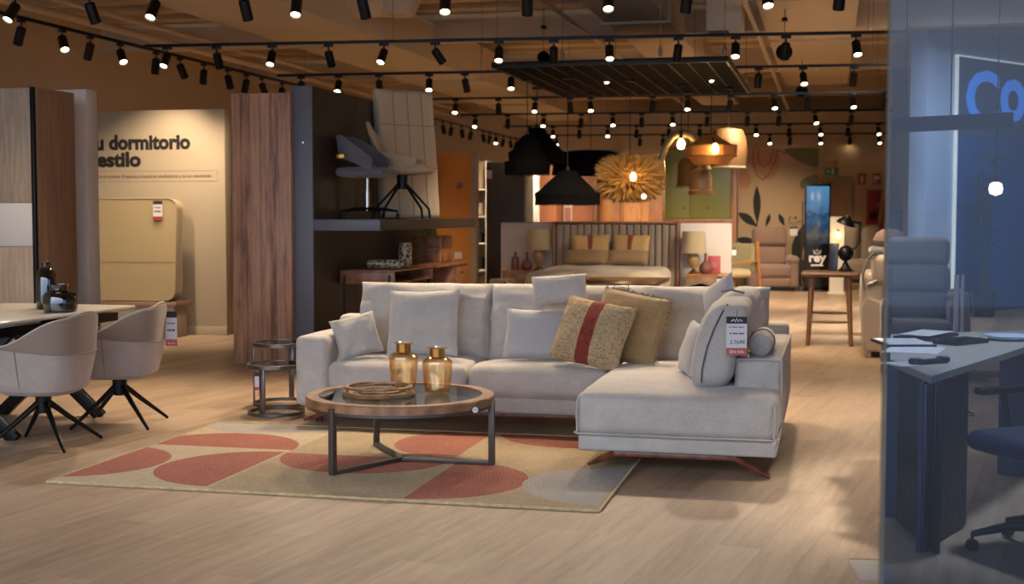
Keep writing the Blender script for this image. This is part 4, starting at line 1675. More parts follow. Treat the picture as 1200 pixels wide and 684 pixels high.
GB = 'cushions on the bed'
for i, (px, lb) in enumerate(((693, 'mustard cushion with red stripe against the headboard, left of the pair'), (738, 'mustard cushion with red stripe against the headboard, right of the pair'))):
    x = bx(px, .36) - (hb0 + hb1) / 2
    o = MB().pillow(.54, .44, .16, .04, 14, .008, 50 + i).build('bed_cushion', 'bed_mustard', None)
    o.matrix_world = Matrix.Translation(on_bed(x, -.40, .70)) @ Matrix.Rotation(-TH + R(4 - 8 * i), 4, 'Z') @ Matrix.Rotation(R(-20), 4, 'X') @ Matrix.Rotation(R(-2 + 3 * i), 4, 'Y')
    tag(o, lb, 'cushion', GB)
    MB().soft((-.04, -.085, .03), (.04, .085, .42), .03, 5).build('stripe', 'red_weave', o, 'dark red stripe')
for i, (px, lb) in enumerate(((686, 'brown burlap bolster cushion in front of the left striped one on the bed'), (735, 'brown burlap bolster cushion in front of the right striped one on the bed'))):
    x = bx(px, .7) - (hb0 + hb1) / 2
    o = MB().pillow(.58, .22, .18, .02, 14, .006, 60 + i).build('bed_cushion', 'burlap', None)
    o.matrix_world = Matrix.Translation(on_bed(x, -.66, .705)) @ Matrix.Rotation(-TH, 4, 'Z') @ Matrix.Rotation(R(-26), 4, 'X') @ Matrix.Rotation(R(0), 4, 'Y')
    tag(o, lb, 'cushion', GB)
    for s in (-1, 1):
        MB().tube([(s * .26, -.01, .03), (s * .275, 0, .11), (s * .26, -.01, .2)], .012, 6).build('trim', 'mustard', o)


def nightstand(px0, px1, pyt, lab):
    x0, x1 = bx(px0, .45), bx(px1, .45)
    p = pa_ + U * x0 - D * .46
    z = zt(pyt, p.y)
    t = thing('nightstand', lab, 'nightstand', p, -TH, 'nightstands beside the bed')
    w_ = x1 - x0
    MB().box((0, 0, .12), (.025, .44, z - .03), .003).box((w_ - .025, 0, .12), (w_, .44, z - .03), .003).box((0, .42, .12), (w_, .44, z - .03), .002).box((0, 0, .12), (w_, .44, .15), .002).build('carcass', 'night_wood', t)
    MB().box((-.01, -.01, z - .03), (w_ + .01, .45, z), .004).build('top', 'orange_wood', t)
    for k in range(2):
        h_ = (z - .18) / 2
        d_ = MB().box((.03, -.004, .155 + k * h_), (w_ - .03, .4, .15 + (k + 1) * h_), .004).build('drawer', 'night_wood', t)
        MB().lathe([(0, 0), (.008, 0), (.008, .012), (.014, .02), (0, .024)], 12).build('knob', 'brown_trim', d_, None, (w_ / 2, -.004, .15 + (k + .5) * h_), rot=(PI / 2, 0, 0))
    for x in (.03, w_ - .03):
        for y in (.03, .41):
            MB().cyl((x, y, 0), (x, y, .12), .014, .018, 10).build('leg', 'night_wood', t)
    return p, w_, z


def bedside_lamp(px, pyb, top, lab, s=1.):
    """turned tan lamp with drum shade"""
    p = pa_ + U * bx(px, .24) - D * .24
    z = pyb
    t = thing('table_lamp', lab, 'lamp', Vector((p.x, p.y, z + .0005)), 0, 'table lamps beside the bed')
    hh_ = zt(top, p.y) - z
    MB().lathe([(0, 0), (.075, 0), (.08, .008), (.06, .02), (.03, .05), (.02, .07), (0, .07)], 24).build('base', 'gold', t)
    MB().lathe([(0, .065), (.02, .065), (.05, .10), (.085, .17), (.09, .21), (.07, .27), (.03, .31), (.02, .33), (0, .33)], 24).build('body', 'tan_ceramic', t)
    MB().cyl((0, 0, .32), (0, 0, hh_ - .1), .008, .008, 8).build('stem', 'gold', t)
    r0, r1 = .175, .155
    MB().lathe([(r0, hh_ - .31), (r1, hh_), (r1 - .004, hh_), (r0 - .004, hh_ - .31)], 40, closed=True).build('lamp_shade', 'lampshade_cloth', t)
    return t


pL, wL, zL = nightstand(589, 640, 317, 'wooden nightstand left of the bed with pink bottles on it')
pR, wR, zR = nightstand(804, 850, 321, 'wooden nightstand right of the bed with a pink card on it')
bedside_lamp(631, zL, 268, 'table lamp with cream drum shade on the left nightstand')
bedside_lamp(813, zR, 271, 'table lamp with cream drum shade on the right nightstand')


def pink_vase(px, z, hh_, rr_, lab, bottle):
    p = pa_ + U * bx(px, .3) - D * .3
    t = thing('pink_vase', lab, 'vase', Vector((p.x, p.y, z + .0005)), 0, 'dusty pink vases on the nightstands')
    if bottle:
        pr = [(0, 0), (rr_ * .9, 0), (rr_, .02), (rr_, hh_ * .6), (rr_ * .8, hh_ * .72), (rr_ * .3, hh_ * .8), (rr_ * .3, hh_ * .94), (rr_ * .42, hh_), (rr_ * .3, hh_), (0, hh_ * .95)]
    else:
        pr = [(0, 0), (rr_ * .5, 0), (rr_ * .85, hh_ * .1), (rr_, hh_ * .28), (rr_ * .8, hh_ * .46), (rr_ * .3, hh_ * .62), (rr_ * .2, hh_ * .75), (rr_ * .2, hh_ * .95), (rr_ * .3, hh_), (rr_ * .2, hh_), (0, hh_ * .97)]
    MB().lathe(pr, 28, wob=lambda j: 1 + .015 * math.cos(j * PI)).build('body', 'pink_ceramic', t)


pink_vase(604, zL, .27, .058, 'dusty pink bottle vase with straight sides at the left of the left nightstand', True)
pink_vase(617.5, zL, .27, .09, 'dusty pink round bellied vase beside the straight one on the left nightstand', False)
pink_vase(827, zR, .29, .09, 'dusty pink round bellied vase on the right nightstand', False)
p = pa_ + U * bx(837, .16) - D * .16
t = thing('pink_card', 'pink display card leaning on the right nightstand', 'card', Vector((p.x, p.y, zR + .0005)), -TH, None)
MB().box((-.09, -.006, 0), (.09, .006, .25), .003).build('board', 'pink_paper', t, rot=(R(-8), 0, 0))
MB().lathe([(0, -.004), (.045, -.004), (.045, .004), (0, .004)], 20).build('print', 'pink_cloth', t, None, (0, -.02, .12), rot=(PI / 2 - R(8), 0, 0))
price_tag('price_tag', 'small black topped price tag on the front of the right nightstand', pR + U * (wR - .06) - D * .01 + Vector((0, 0, zR - .20)), -TH, .10, .17, [], .1, 'white_paper')
# round side of a chair near the left nightstand
p = at(589, 326, 18.6)
t = thing('round_stool', 'small tan upholstered stool in front of the left nightstand', 'stool', (p.x, p.y, 0), 0)
MB().lathe([(0, .34), (.16, .34), (.185, .37), (.19, .46), (.17, .5), (0, .51)], 28).build('seat', 'mustard', t)
for k in range(4):
    a = R(45 + 90 * k)
    MB().cyl((math.cos(a) * .12, math.sin(a) * .12, .35), (math.cos(a) * .17, math.sin(a) * .17, 0), .014, .01, 10).build('leg', 'stool_leg', t)

# ------------------------------------------------------------------ dining table with black and white chairs behind the sofa
pr_ = G(785, 325, .76)
pl_ = G(655, 323.5, .76)
t = thing('wooden_table', 'dark wooden dining table behind the sofa at the foot of the bed', 'table', (pr_.x, pr_.y, 0), -TH)
L = 1.15
MB().box((-L, -1.35, .72), (0, 0, .76), .006).build('table_top', 'table_wood', t)
MB().box((-L + .1, -1.25, .64), (-.1, -.1, .72), .004).build('apron', 'table_wood', t)
for x in (-L + .1, -.1):
    for y in (-1.25, -.1):
        MB().box((x - .035, y - .035, 0), (x + .035, y + .035, .64), .006).build('leg', 'table_wood', t)


def bw_chair(p, rz, lab):
    t = thing('black_white_chair', lab, 'chair', p, rz, 'black and white chairs at the wooden table')
    # faces -x ; back at +x
    MB().soft((-.22, -.22, .43), (.22, .22, .49), .025, 6).build('seat', 'black_chair', t)
    mb = MB()
    n_ = 18
    vs = []
    for i in range(n_ + 1):
        a = R(-75 + 150 * i / n_)
        hi_ = .80 - .05 * abs(a)
        vs.append([mb.bm.verts.new((math.cos(a) * r_ - .02, math.sin(a) * r_, z)) for r_, z in ((.26, .62), (.27, hi_), (.245, hi_), (.235, .62))])
    for A, B in zip(vs, vs[1:]):
        for j in range(4):
            mb.bm.faces.new((A[j], A[(j + 1) % 4], B[(j + 1) % 4], B[j]))
    mb.bm.faces.new(vs[0])
    mb.bm.faces.new(vs[-1][::-1])
    mb.build('backrest', 'black_chair', t)
    pts = [Vector((math.cos(R(-75 + 150 * i / 18)) * .258 - .02, math.sin(R(-75 + 150 * i / 18)) * .258, .803 - .05 * abs(R(-75 + 150 * i / 18)))) for i in range(19)]
    MB().tube(pts, .012, 6).build('piping', 'linen', t, 'white piping')
    pts = [Vector((math.cos(R(-75 + 150 * i / 18)) * .272 - .02, math.sin(R(-75 + 150 * i / 18)) * .272, .73)) for i in range(19)]
    MB().tube(pts, .02, 6).build('band', 'linen', t, 'white band')
    for x in (-.18, .18):
        for y in (-.18, .18):
            MB().cyl((x, y, .43), (x * 1.12, y * 1.12, 0), .016, .011, 10).build('leg', 'black_metal', t)
    for y in (-.2, .2):
        MB().cyl((.17, y, .46), (.14, y * 1.12, .64), .013, .013, 8).build('back_post', 'black_metal', t)


def gz(px, py, z):
    p = G(px, py, z)
    p.z = 0
    return p


bw_chair(gz(798, 332, .79), -TH + R(-40), 'black chair with white piping right of the wooden table')
bw_chair(gz(622, 331, .79), PI - TH + R(30), 'black chair with white piping left of the wooden table, behind the perched cushion')

# ------------------------------------------------------------------ hanging lamp panel and pendants
ZP = 3.02
p0 = G(578, 78.5, ZP)
p1 = G(857, 78.5, ZP)
pw2 = (p1 - p0).dot(U)
pd2 = 3.75
hp = thing('ceiling_raft', 'large black mesh panel hung flat under the ceiling carrying pendant lamps', 'ceiling panel', (p0.x, p0.y, ZP), -TH)
MB().box((0, 0, 0), (pw2, pd2, .015), .002).build('mesh_board', 'mesh_black', hp)
mb = MB()
for a_, b_ in (((0, 0), (pw2, 0)), ((pw2, 0), (pw2, pd2)), ((pw2, pd2), (0, pd2)), ((0, pd2), (0, 0))):
    mb.bar((a_[0], a_[1], .02), (b_[0], b_[1], .02), .035, .06, (0, 0, 1), .004, .017)
mb.build('edge_frame', 'black_metal', hp)
mb = MB()
for k in range(1, 12):
    mb.bar((pw2 * k / 12, .02, -.003), (pw2 * k / 12, pd2 - .02, -.003), .012, .008)
mb.build('ribs', 'black_metal', hp)
for x in (.03, pw2 - .03, pw2 * .3, pw2 * .72):
    for y in (.05, pd2 - .05):
        MB().cyl((x, y, .03), (x, y, CEIL - .1 - ZP), .005, .005, 6).lathe([(0, .04), (.02, .045), (.025, .09), (.012, .15), (0, .16)], 12, (x, y, .03)).build('suspension_wire', 'wire_steel', hp)


def hung(name, label, px, py, Y, group=None, canopy=True):
    """a pendant whose lowest shade point group hangs at pixel px,py and depth Y; its cord runs up to the panel"""
    p = at(px, py, Y)
    t = thing(name, label, 'pendant lamp', p, 0, group)
    top_ = ZP - p.z
    return t, top_


def cord(t, z0, z1, x=0., y=0.):
    MB().cyl((x, y, z0), (x, y, z1), .006, .006, 6).build('cord', 'black_plastic', t)
    MB().lathe([(0, z1 - .03), (.06, z1 - .03), (.06, z1 - .003), (0, z1 - .003)], 20, (x, y, 0)).build('ceiling_rose', 'black_metal', t)


def black_pendant(px, pyb, Y, w_, h_, lab, tier):
    t, top_ = hung('pendant_lamp', lab, px, pyb, Y, 'black cloth pendant lamps')
    r = w_ / 2
    rim = h_ * .28
    if tier:
        pr = [(r, 0), (r * 1.0, rim), (r * .82, rim * 1.05), (r * .78, rim * 1.5), (r * .5, h_ * .8), (r * .2, h_), (.03, h_ * 1.02), (.03, h_)]
    else:
        pr = [(r * .97, 0), (r, rim * .9), (r * .98, rim), (r * .86, rim * 1.25), (r * .6, h_ * .62), (r * .36, h_ * .86), (.10, h_), (.03, h_ * 1.02), (.03, h_)]
    inner = [(max(.02, a - .012), b - .004) for a, b in pr][::-1]
    MB().lathe(pr + inner, 120, closed=True, wob=lambda j: 1 + (.012 if j % 4 < 2 else -.004)).build('lamp_shade', 'black_cloth', t)
    mb = MB()
    n_ = 180
    tp, bt = [], []
    for k in range(n_):
        a = 2 * PI * k / n_
        ln_ = (.05 if k % 2 else .02) + .01 * random.random()
        x, y = math.cos(a) * r * .99, math.sin(a) * r * .99
        tp.append(mb.bm.verts.new((x, y, .015)))
        bt.append(mb.bm.verts.new((x * 1.01, y * 1.01, -ln_)))
    for k in range(n_):
        j = (k + 1) % n_
        mb.bm.faces.new((tp[k], tp[j], bt[j], bt[k]))
    mb.build('fringe', 'black_cloth', t)
    MB().cyl((0, 0, h_ * .9), (0, 0, h_ * 1.12), .025, .02, 12).build('socket', 'black_plastic', t)
    cord(t, h_ * 1.1, top_)


black_pendant(665, 236, 15.6, .77, .36, 'wide black fringed pendant lamp hanging lowest, left of the straw ball', False)
black_pendant(618, 201, 15.9, .54, .43, 'black tiered pendant lamp in front, at the left end of the panel', True)
black_pendant(629, 189, 16.9, .72, .42, 'black bell pendant lamp half hidden behind the tiered one', False)
t, top_ = hung('pendant_lamp', 'very wide black pendant lamp behind the lowest black one, white inside', 692, 205, 17.75, 'black cloth pendant lamps')
MB().lathe([(.52, 0), (.50, .16), (.44, .26), (.30, .31), (.05, .33), (.05, .32), (.29, .30), (.42, .25), (.48, .15), (.505, 0)], 56, closed=True).build('lamp_shade', 'black_cloth', t)
MB().lathe([(.0, .325), (.28, .325), (.33, .315), (.28, .335), (0, .34)], 40).build('top_plate', 'white_paint', t, 'pale top plate')
cord(t, .33, top_)
# straw ball
t, top_ = hung('pendant_lamp', 'shaggy straw ball pendant lamp with a lit bulb', 738, 209, 15.9)
mb = MB()
N = 1500
for k in range(N):
    z = 1 - 2 * (k + .5) / N
    a = k * 2.399963
    q = math.sqrt(1 - z * z)
    d = Vector((math.cos(a) * q, math.sin(a) * q, z))
    d = (d + Vector((random.uniform(-.18, .18), random.uniform(-.18, .18), random.uniform(-.18, .18)))).normalized()
    s = random.uniform(.92, 1.0)
    d = d / (math.hypot(d.x, d.y) ** 3 + abs(d.z) ** 3) ** (1 / 3)
    b0 = Vector((d.x * .30, d.y * .30, d.z * .19))
    b1 = Vector((d.x * .455 * s, d.y * .455 * s, d.z * .315 * s))
    n3 = d.cross(Vector((random.random(), random.random(), random.random()))).normalized() * .015
    m3 = d.cross(n3).normalized() * .015
    v = [mb.bm.verts.new(b0 + n3), mb.bm.verts.new(b0 - n3 * .5 + m3), mb.bm.verts.new(b0 - n3 * .5 - m3), mb.bm.verts.new(b1)]
    mb.bm.faces.new((v[0], v[1], v[3]))
    mb.bm.faces.new((v[1], v[2], v[3]))
    mb.bm.faces.new((v[2], v[0], v[3]))
sph = [(0, -.175)] + [(.315 * math.cos(R(a)), .175 * math.sin(R(a))) for a in range(-75, 80, 15)] + [(0, .175)]
mb.lathe(sph, 32)
mb.build('straw_shade', 'straw', t)
MB().lathe([(0, -.05), (.03, -.04), (.035, 0), (.02, .04), (0, .05)], 16).build('bulb', 'bulb_lit', t, 'glowing bulb', (0, -.44, .01))
MB().lathe([(0, -.003), (.035, -.003), (.035, .003), (0, .003)], 20).build('round_label', 'white_paper', t, 'round white label', (.13, -.40, -.22), rot=(PI / 2, 0, 0))
cord(t, .17, top_)
# arched lamp
t, top_ = hung('arched_lamp', 'arched bamboo pendant lamp with a woven dome shade at its right end', 797, 228, 16.6)
zb = .0
sc_ = 16.6 / F
X = lambda px: (px - 797) * sc_
Z = lambda py: (228 - py) * sc_
pts = [(773, 205), (775, 186), (780, 171), (788, 160), (797, 156), (808, 158), (817, 166), (824, 180), (828, 197)]
fine = []
for i in range(len(pts) - 1):
    for k in range(3):
        f = k / 3
        fine.append(Vector((X(pts[i][0] * (1 - f) + pts[i + 1][0] * f), 0, Z(pts[i][1] * (1 - f) + pts[i + 1][1] * f))))
fine.append(Vector((X(828), 0, Z(199))))
MB().tube(fine, [.035 + .02 * min(1, i / 14) for i in range(len(fine))], 12).build('arch', 'bamboo', t)
MB().lathe([(.15, Z(228)), (.155, Z(224)), (.135, Z(222)), (.14, Z(212)), (.12, Z(202)), (.08, Z(198)), (.03, Z(197)), (.03, Z(198.5)), (.07, Z(200)), (.11, Z(205)), (.13, Z(214)), (.13, Z(226))], 40, (X(821), 0, 0), closed=True).build('lamp_shade', 'wicker', t)
MB().lathe([(0, -.05), (.03, -.04), (.035, 0), (.02, .05), (0, .055)], 16, (X(821), 0, Z(214))).build('bulb', 'bulb_lit', t, 'glowing bulb')
MB().lathe([(0, -.07), (.035, -.06), (.05, -.02), (.045, .02), (.02, .06), (0, .065)], 16, (0, -.06, Z(169))).build('bulb', 'bulb_lit', t, 'large bare glowing bulb')
MB().cyl((0, -.06, Z(164)), (0, -.06, Z(154)), .02, .024, 12).build('socket', 'black_metal', t)
cord(t, Z(156), top_, 0, -.06)
t, top_ = hung('pendant_lamp', 'small woven dome pendant lamp half hidden behind the arched one', 806, 219, 17.5)
MB().lathe([(.16, 0), (.15, .03), (.13, .05), (.14, .2), (.13, .32), (.09, .38), (.03, .4), (.03, .39), (.08, .37), (.12, .31), (.13, .2), (.15, 0)], 40, closed=True).build('lamp_shade', 'wicker', t)
MB().lathe([(.165, -.01), (.17, 0), (.16, .012), (.15, 0)], 40, closed=True).build('rim', 'cream_paint', t, 'pale rim')
cord(t, .39, top_)
# orange rattan lantern
t, top_ = hung('pendant_lamp', 'orange rattan lantern pendant with slatted sides and lit bulb', 833, 193, 16.2)
sc_ = 16.2 / F
hz = lambda py: (193 - py) * sc_
mb = MB()
n_ = 10
rw_ = 30 * sc_
mb.lathe([(rw_ * .62, 0), (rw_ * .96, hz(183)), (rw_, hz(183)), (rw_, hz(171)), (rw_ * .97, hz(171)), (.05, hz(158)), (.045, hz(159)), (rw_ * .93, hz(172)), (rw_ * .96, hz(183.5)), (rw_ * .6, .005)], n_, closed=True)
mb.build('lamp_shade', 'rattan', t)
mb = MB()
for k in range(70):
    a = 2 * PI * k / 70
    rr_ = rw_ * 1.005 * math.cos(PI / n_) / math.cos((a % (2 * PI / n_)) - PI / n_)
    mb.bar((rr_ * math.cos(a), rr_ * math.sin(a), hz(183)), (rr_ * math.cos(a), rr_ * math.sin(a), hz(171)), .008, .008, (math.cos(a), math.sin(a), 0))
mb.build('slats', 'rattan', t)
for py in (171, 183):
    MB().tube([Vector((rw_ * 1.01 * math.cos(2 * PI * k / n_), rw_ * 1.01 * math.sin(2 * PI * k / n_), hz(py))) for k in range(n_)], .01, 6, True).build('frame', 'wicker', t)
MB().lathe([(0, -.06), (.03, -.05), (.042, -.015), (.035, .03), (.018, .06), (0, .065)], 16, (0, -rw_ - .03, hz(176))).build('bulb', 'bulb_lit', t, 'glowing bulb')
MB().tube([(0, -rw_ - .03, hz(172)), (0, -rw_ * .8, hz(166)), (0, 0, hz(160))], .012, 8).build('bulb_holder', 'black_metal', t)
cord(t, hz(159), top_)
# basket
t, top_ = hung('pendant_lamp', 'large bell shaped wicker basket pendant at the right end of the panel', 853, 196, 16.9)
sc_ = 16.9 / F
MB().lathe([(20 * sc_, 0), (20.5 * sc_, .03), (22 * sc_, .2), (21 * sc_, .36), (16.5 * sc_, .475), (4 * sc_, .50), (4 * sc_, .49), (15.5 * sc_, .465), (20.2 * sc_, .355), (21.2 * sc_, .2), (19.3 * sc_, 0)], 48, closed=True).build('lamp_shade', 'wicker', t)
MB().lathe([(20.8 * sc_, -.012), (21.2 * sc_, 0), (20.8 * sc_, .014), (19 * sc_, 0)], 48, closed=True).build('rim', 'cream_paint', t, 'pale rim')
cord(t, .5, top_)
# small lights in the panel
for i, (px, py, lb) in enumerate(((711, 95, 'small downlight in the underside of the hanging panel, the left one'), (834, 93, 'small downlight in the underside of the hanging panel, the right one'))):
    p = G(px, py, ZP)
    t = thing('panel_downlight', lb, 'downlight', (p.x, p.y, ZP - .004), 0, 'downlights in the hanging panel')
    MB().lathe([(.03, -.012), (.045, -.012), (.045, 0), (.03, 0)], 20, closed=True).build('ring', 'black_metal', t)
    MB().lathe([(0, -.03), (.02, -.022), (.03, -.006), (0, -.006)], 20).build('lens', 'lens_lit', t, 'lit lens')
# round ball speakers hanging from the ceiling
for i, (px, py, Y, r, lb) in enumerate(((637, 67, 16.0, .075, 'small dark ball speaker hanging from the ceiling left above the panel'), (919, 61, 15.5, .095, 'dark ball speaker hanging from the ceiling on the upper right'), (939.5, 107, 20.5, .095, 'dark ball speaker hanging at the third rail on the right'))):
    p = at(px, py, Y)
    t = thing('ball_speaker', lb, 'speaker', p, 0, 'ball speakers hanging from the ceiling')
    MB().lathe([(0, -r)] + [(r * math.cos(R(a)), r * math.sin(R(a))) for a in range(-75, 80, 15)] + [(0, r)], 24).build('ball', 'mesh_black', t)
    MB().cyl((0, 0, r), (0, 0, r + .26), .004, .004, 6).lathe([(0, r + .25), (.04, r + .26), (.03, r + .3), (0, r + .31)], 14).cyl((0, 0, r + .3), (0, 0, (CEIL - .1 if px < 900 else 3.785) - p.z), .004, .004, 6).build('hanger', 'black_metal', t)
# ------------------------------------------------------------------ mural wall
YM = 26.0
ma_, mw_ = ufront(850, 958, YM)
mural = thing('mural_panel', 'beige wall panel painted with dark leaves and pink and olive shapes', 'mural', ma_, -TH)
hm = zt(174, YM)
MB().box((0, 0, 0), (mw_, .15, hm), .003).build('panel', 'mural_base', mural)


def mpt(px, py):
    b = (px - 600) / F
    x = (b * ma_.y - ma_.x) / (U.x - b * U.y)
    return (x, at(px, py, ma_.y + U.y * x).z)


def blob(pts, mat, name, sub=6, lvl=1):
    k = len(pts)
    out = []
    for i in range(k):
        p0_, p1_, p2_, p3_ = [Vector(mpt(*pts[(i + d) % k])) for d in (-1, 0, 1, 2)]
        for s in range(sub):
            u = s / sub
            out.append(.5 * ((2 * p1_) + (p2_ - p0_) * u + (2 * p0_ - 5 * p1_ + 4 * p2_ - p3_) * u * u + (3 * p1_ - p0_ - 3 * p2_ + p3_) * u ** 3))
    out = [Vector((min(mw_, max(0, q.x)), min(hm, q.y))) for q in out]
    MB().plate(out, -.004 * lvl, .0).build(name, mat, mural)


def leaf(p, q, w_, mat='leaf_dark', bend=0.):
    """leaf from pixel p to pixel q"""
    a_, b_ = Vector(p), Vector(q)
    d = b_ - a_
    n_ = Vector((-d.y, d.x)).normalized()
    pts = []
    for s in (1, -1):
        rng = range(0, 9) if s == 1 else range(7, 0, -1)
        for i in rng:
            f = i / 8
            pts.append(a_ + d * f + n_ * (s * w_ * math.sin(PI * f ** 1.15) * .5 + bend * math.sin(PI * f)))
    out = [Vector(mpt(*p_)) for p_ in pts]
    MB().plate(out, -.006, .0).build('painted_leaf', mat, mural)


blob([(862, 175), (908, 175), (910, 200), (900, 210), (885, 200), (870, 185)], 'mural_pink', 'painted_shape')
blob([(865, 200), (872, 198), (879, 208), (877, 219), (868, 220), (864, 212)], 'mural_pink', 'painted_shape')
blob([(919, 174.5), (957.8, 174.5), (957.8, 194), (945, 193), (930, 186)], 'mural_olive', 'painted_shape', 6, 2)
blob([(938, 212), (948, 206), (957, 205), (957.5, 217), (948, 220), (938, 220)], 'mural_olive', 'painted_shape')
for pts in ([(882, 175), (881, 190), (886, 205), (893, 211), (901, 203), (908, 187), (909, 175)], [(888, 175), (887, 187), (893, 196), (901, 190), (905, 175)], [(908, 175), (920, 180), (932, 178), (940, 174.5)]):
    MB().tube([Vector((mpt(*p)[0], -.006, min(hm, mpt(*p)[1]))) for p in pts], .012, 6).build('painted_line', 'mural_line', mural)
leaf((887, 264), (886, 217), 9)
leaf((887, 266), (864, 249), 10, bend=1)
leaf((889, 284), (863, 279), 11, bend=-2)
leaf((893, 300), (874, 296), 9, bend=-1)
leaf((897, 266), (902, 250), 5)
leaf((919, 265), (912, 250), 6)
leaf((933, 320), (942, 262), 14, bend=-3)
leaf((938, 338), (940, 300), 9)
MB().tube([Vector((mpt(*p)[0], -.006, mpt(*p)[1])) for p in [(886, 262), (889, 280), (893, 300), (896, 325)]], .014, 6).build('painted_stem', 'leaf_dark', mural)
random.seed(3)
for k in range(15):
    px, py = 920 + random.random() * 18, 254 + random.random() * 12
    x, z = mpt(px, py)
    MB().lathe([(0, -.005), (.018, -.005), (.018, 0), (0, 0)], 8).build('painted_dot', 'leaf_dark', mural, None, (x, 0, z), rot=(PI / 2, 0, 0))


# ------------------------------------------------------------------ recliners
def recliner(name, lab, p, rz, w_, hh_, mat, group=None, three=False, seat=.44, aw=.17):
    """faces local -y, origin at the floor centre of the front"""
    t = thing(name, lab, 'recliner', p, rz, group)
    d_ = .78
    MB().soft((-w_ / 2 + aw - .02, .0, .07), (w_ / 2 - aw + .02, .12, seat * .55), .035, 7, (.0, .02, .0)).build('footrest', mat, t)
    MB().soft((-w_ / 2 + aw - .02, -.01, seat * .56), (w_ / 2 - aw + .02, .55, seat + .03), .06, 8, (.0, .02, .02)).build('seat', mat, t)
    for s in (-1, 1):
        x0, x1 = sorted((s * w_ / 2, s * (w_ / 2 - aw)))
        mb = MB()
        mb.soft((x0, .02, .06), (x1, d_, seat + .14), .05, 7, (.012, .02, .0))
        mb.soft((x0 - .012, .0, seat + .03), (x1 + .012, d_ - .1, seat + .20), .08, 7, (.0, .01, .01))
        mb.build('armrest', mat, t)
    b0 = seat
    bw_ = w_ - 2 * aw + .05
    cuts = [(0, .5), (.5, 1.0)] if not three else [(0, .36), (.33, .68), (.65, 1.0)]
    m = Matrix.Translation((0, .50, b0)) @ Matrix.Rotation(R(-14), 4, 'X')
    L_ = hh_ - b0
    for i, (a_, b_) in enumerate(cuts):
        o = MB().soft((-bw_ / 2, -.02, a_ * L_), (bw_ / 2, .17, b_ * L_), .075, 8, (.01, .04, .0), .006, i, m).build('back_cushion', mat, t)
    MB().soft((-bw_ / 2 + .01, .10, -.1), (bw_ / 2 - .01, .24, L_ * .97), .05, 6, (0, 0, 0), 0, 0, m).build('backrest', mat, t)
    MB().box((-w_ / 2 + .06, .06, .012), (w_ / 2 - .06, d_ - .05, .08), .01).build('base', 'black_plastic', t)
    for x in (-w_ / 2 + .1, w_ / 2 - .1):
        for y in (.1, d_ - .1):
            MB().cyl((x, y, 0), (x, y, .02), .02, .02, 10).build('foot', 'black_plastic', t)
    return t


pc = G(906.5, 341)
recliner('recliner', 'taupe fabric recliner armchair in front of the leaf mural', pc, -TH * .3, .92, 1.20, 'recliner_taupe')
p = pc + Vector((.38, .35, .80))
price_tag('price_tag', 'white price card standing at the right shoulder of the taupe recliner', at(930, 276, pc.y + .6), 0, .14, .16, [], .1, 'white_paper')
# green armchair on a wooden frame between the bed partition and the recliner
pg = G(852, 349)
t = thing('wooden_armchair', 'pale armchair with light wooden frame between bed partition and taupe recliner', 'armchair', pg, -TH + R(-40))
MB().soft((-.28, -.25, .36), (.28, .30, .48), .05, 7, (.01, .01, .02)).build('seat', 'lampshade_cloth', t)
MB().soft((-.28, .24, .46), (.28, .38, .95), .05, 7, (.0, .02, .0), 0, 0, Matrix.Rotation(R(-6), 4, 'X')).build('backrest', 'green_cloth', t)
for s in (-1, 1):
    MB().bar((s * .33, -.28, .6), (s * .33, .38, .62), .06, .035, (0, 0, 1), .008).build('armrest', 'orange_wood', t)
    MB().bar((s * .33, -.26, .6), (s * .34, -.30, 0), .045, .045, (0, 1, 0), .006).build('leg', 'orange_wood', t)
    MB().bar((s * .33, .36, .95), (s * .34, .44, 0), .045, .045, (0, 1, 0), .006).build('leg', 'orange_wood', t)
price_tag('price_tag', 'white price card on the pale wooden armchair', at(859, 299, pg.y - .42), 0, .1, .11, [], .1, 'white_paper')
# dark shelf frame at the right of the green wardrobe
t, w_, h_ = front('dark_cabinet', 'low dark brown open cabinet between green wardrobe and mural', 'cabinet', 842, 863, 258, 24.4, .4, 'brown_trim', 'carcass')
MB().box((.03, -.01, .1), (w_ - .03, .0, h_ - .06), .002).build('door', 'bed_frame_wood', t)
MB().box((-.02, -.02, h_ - .03), (w_ + .02, .42, h_ + .01), .003).build('top', 'orange_wood', t)

# ------------------------------------------------------------------ totem screen
Yt = 24.2
ta_, tw_ = ufront(943, 973, Yt)
tt = thing('screen_totem', 'tall black advertising totem with a glowing blue picture above white rey lettering', 'screen', ta_, -TH * .6)
ht = zt(215, Yt)
MB().box((0, 0, .02), (tw_, .10, ht), .006).build('housing', 'totem_black', tt)
MB().box((.03, -.006, zt(286, Yt)), (tw_ - .03, .0, ht - .05), .002).build('screen', 'screen_image', tt, 'blue glowing picture')
MB().box((-.02, -.12, 0), (tw_ + .06, .28, .025), .004).build('foot_plate', 'totem_black', tt)
text('rey', .23, 'ink_white', tt, (tw_ / 2, -.004, zt(306.5, Yt)), (PI / 2, 0, 0), 'lettering', .001, .008, 'white lettering', 'CENTER')
MB().box((tw_ / 2 - .11, -.006, zt(311.5, Yt)), (tw_ / 2 + .11, -.001, zt(309.8, Yt))).build('small_line', 'ink_white', tt, 'small white line')
cz_ = zt(297, Yt)
MB().tube([(tw_ / 2 + x, -.004, cz_ + z) for x, z in ((-.05, .0), (-.065, .065), (-.03, .03), (0, .08), (.03, .03), (.065, .065), (.05, 0), (-.05, 0))], .007, 6).build('crown_mark', 'ink_white', tt)
MB().cyl((-.035, .05, 0), (-.035, .05, zt(236, Yt)), .012, .012, 8).build('side_pole', 'steel', tt)

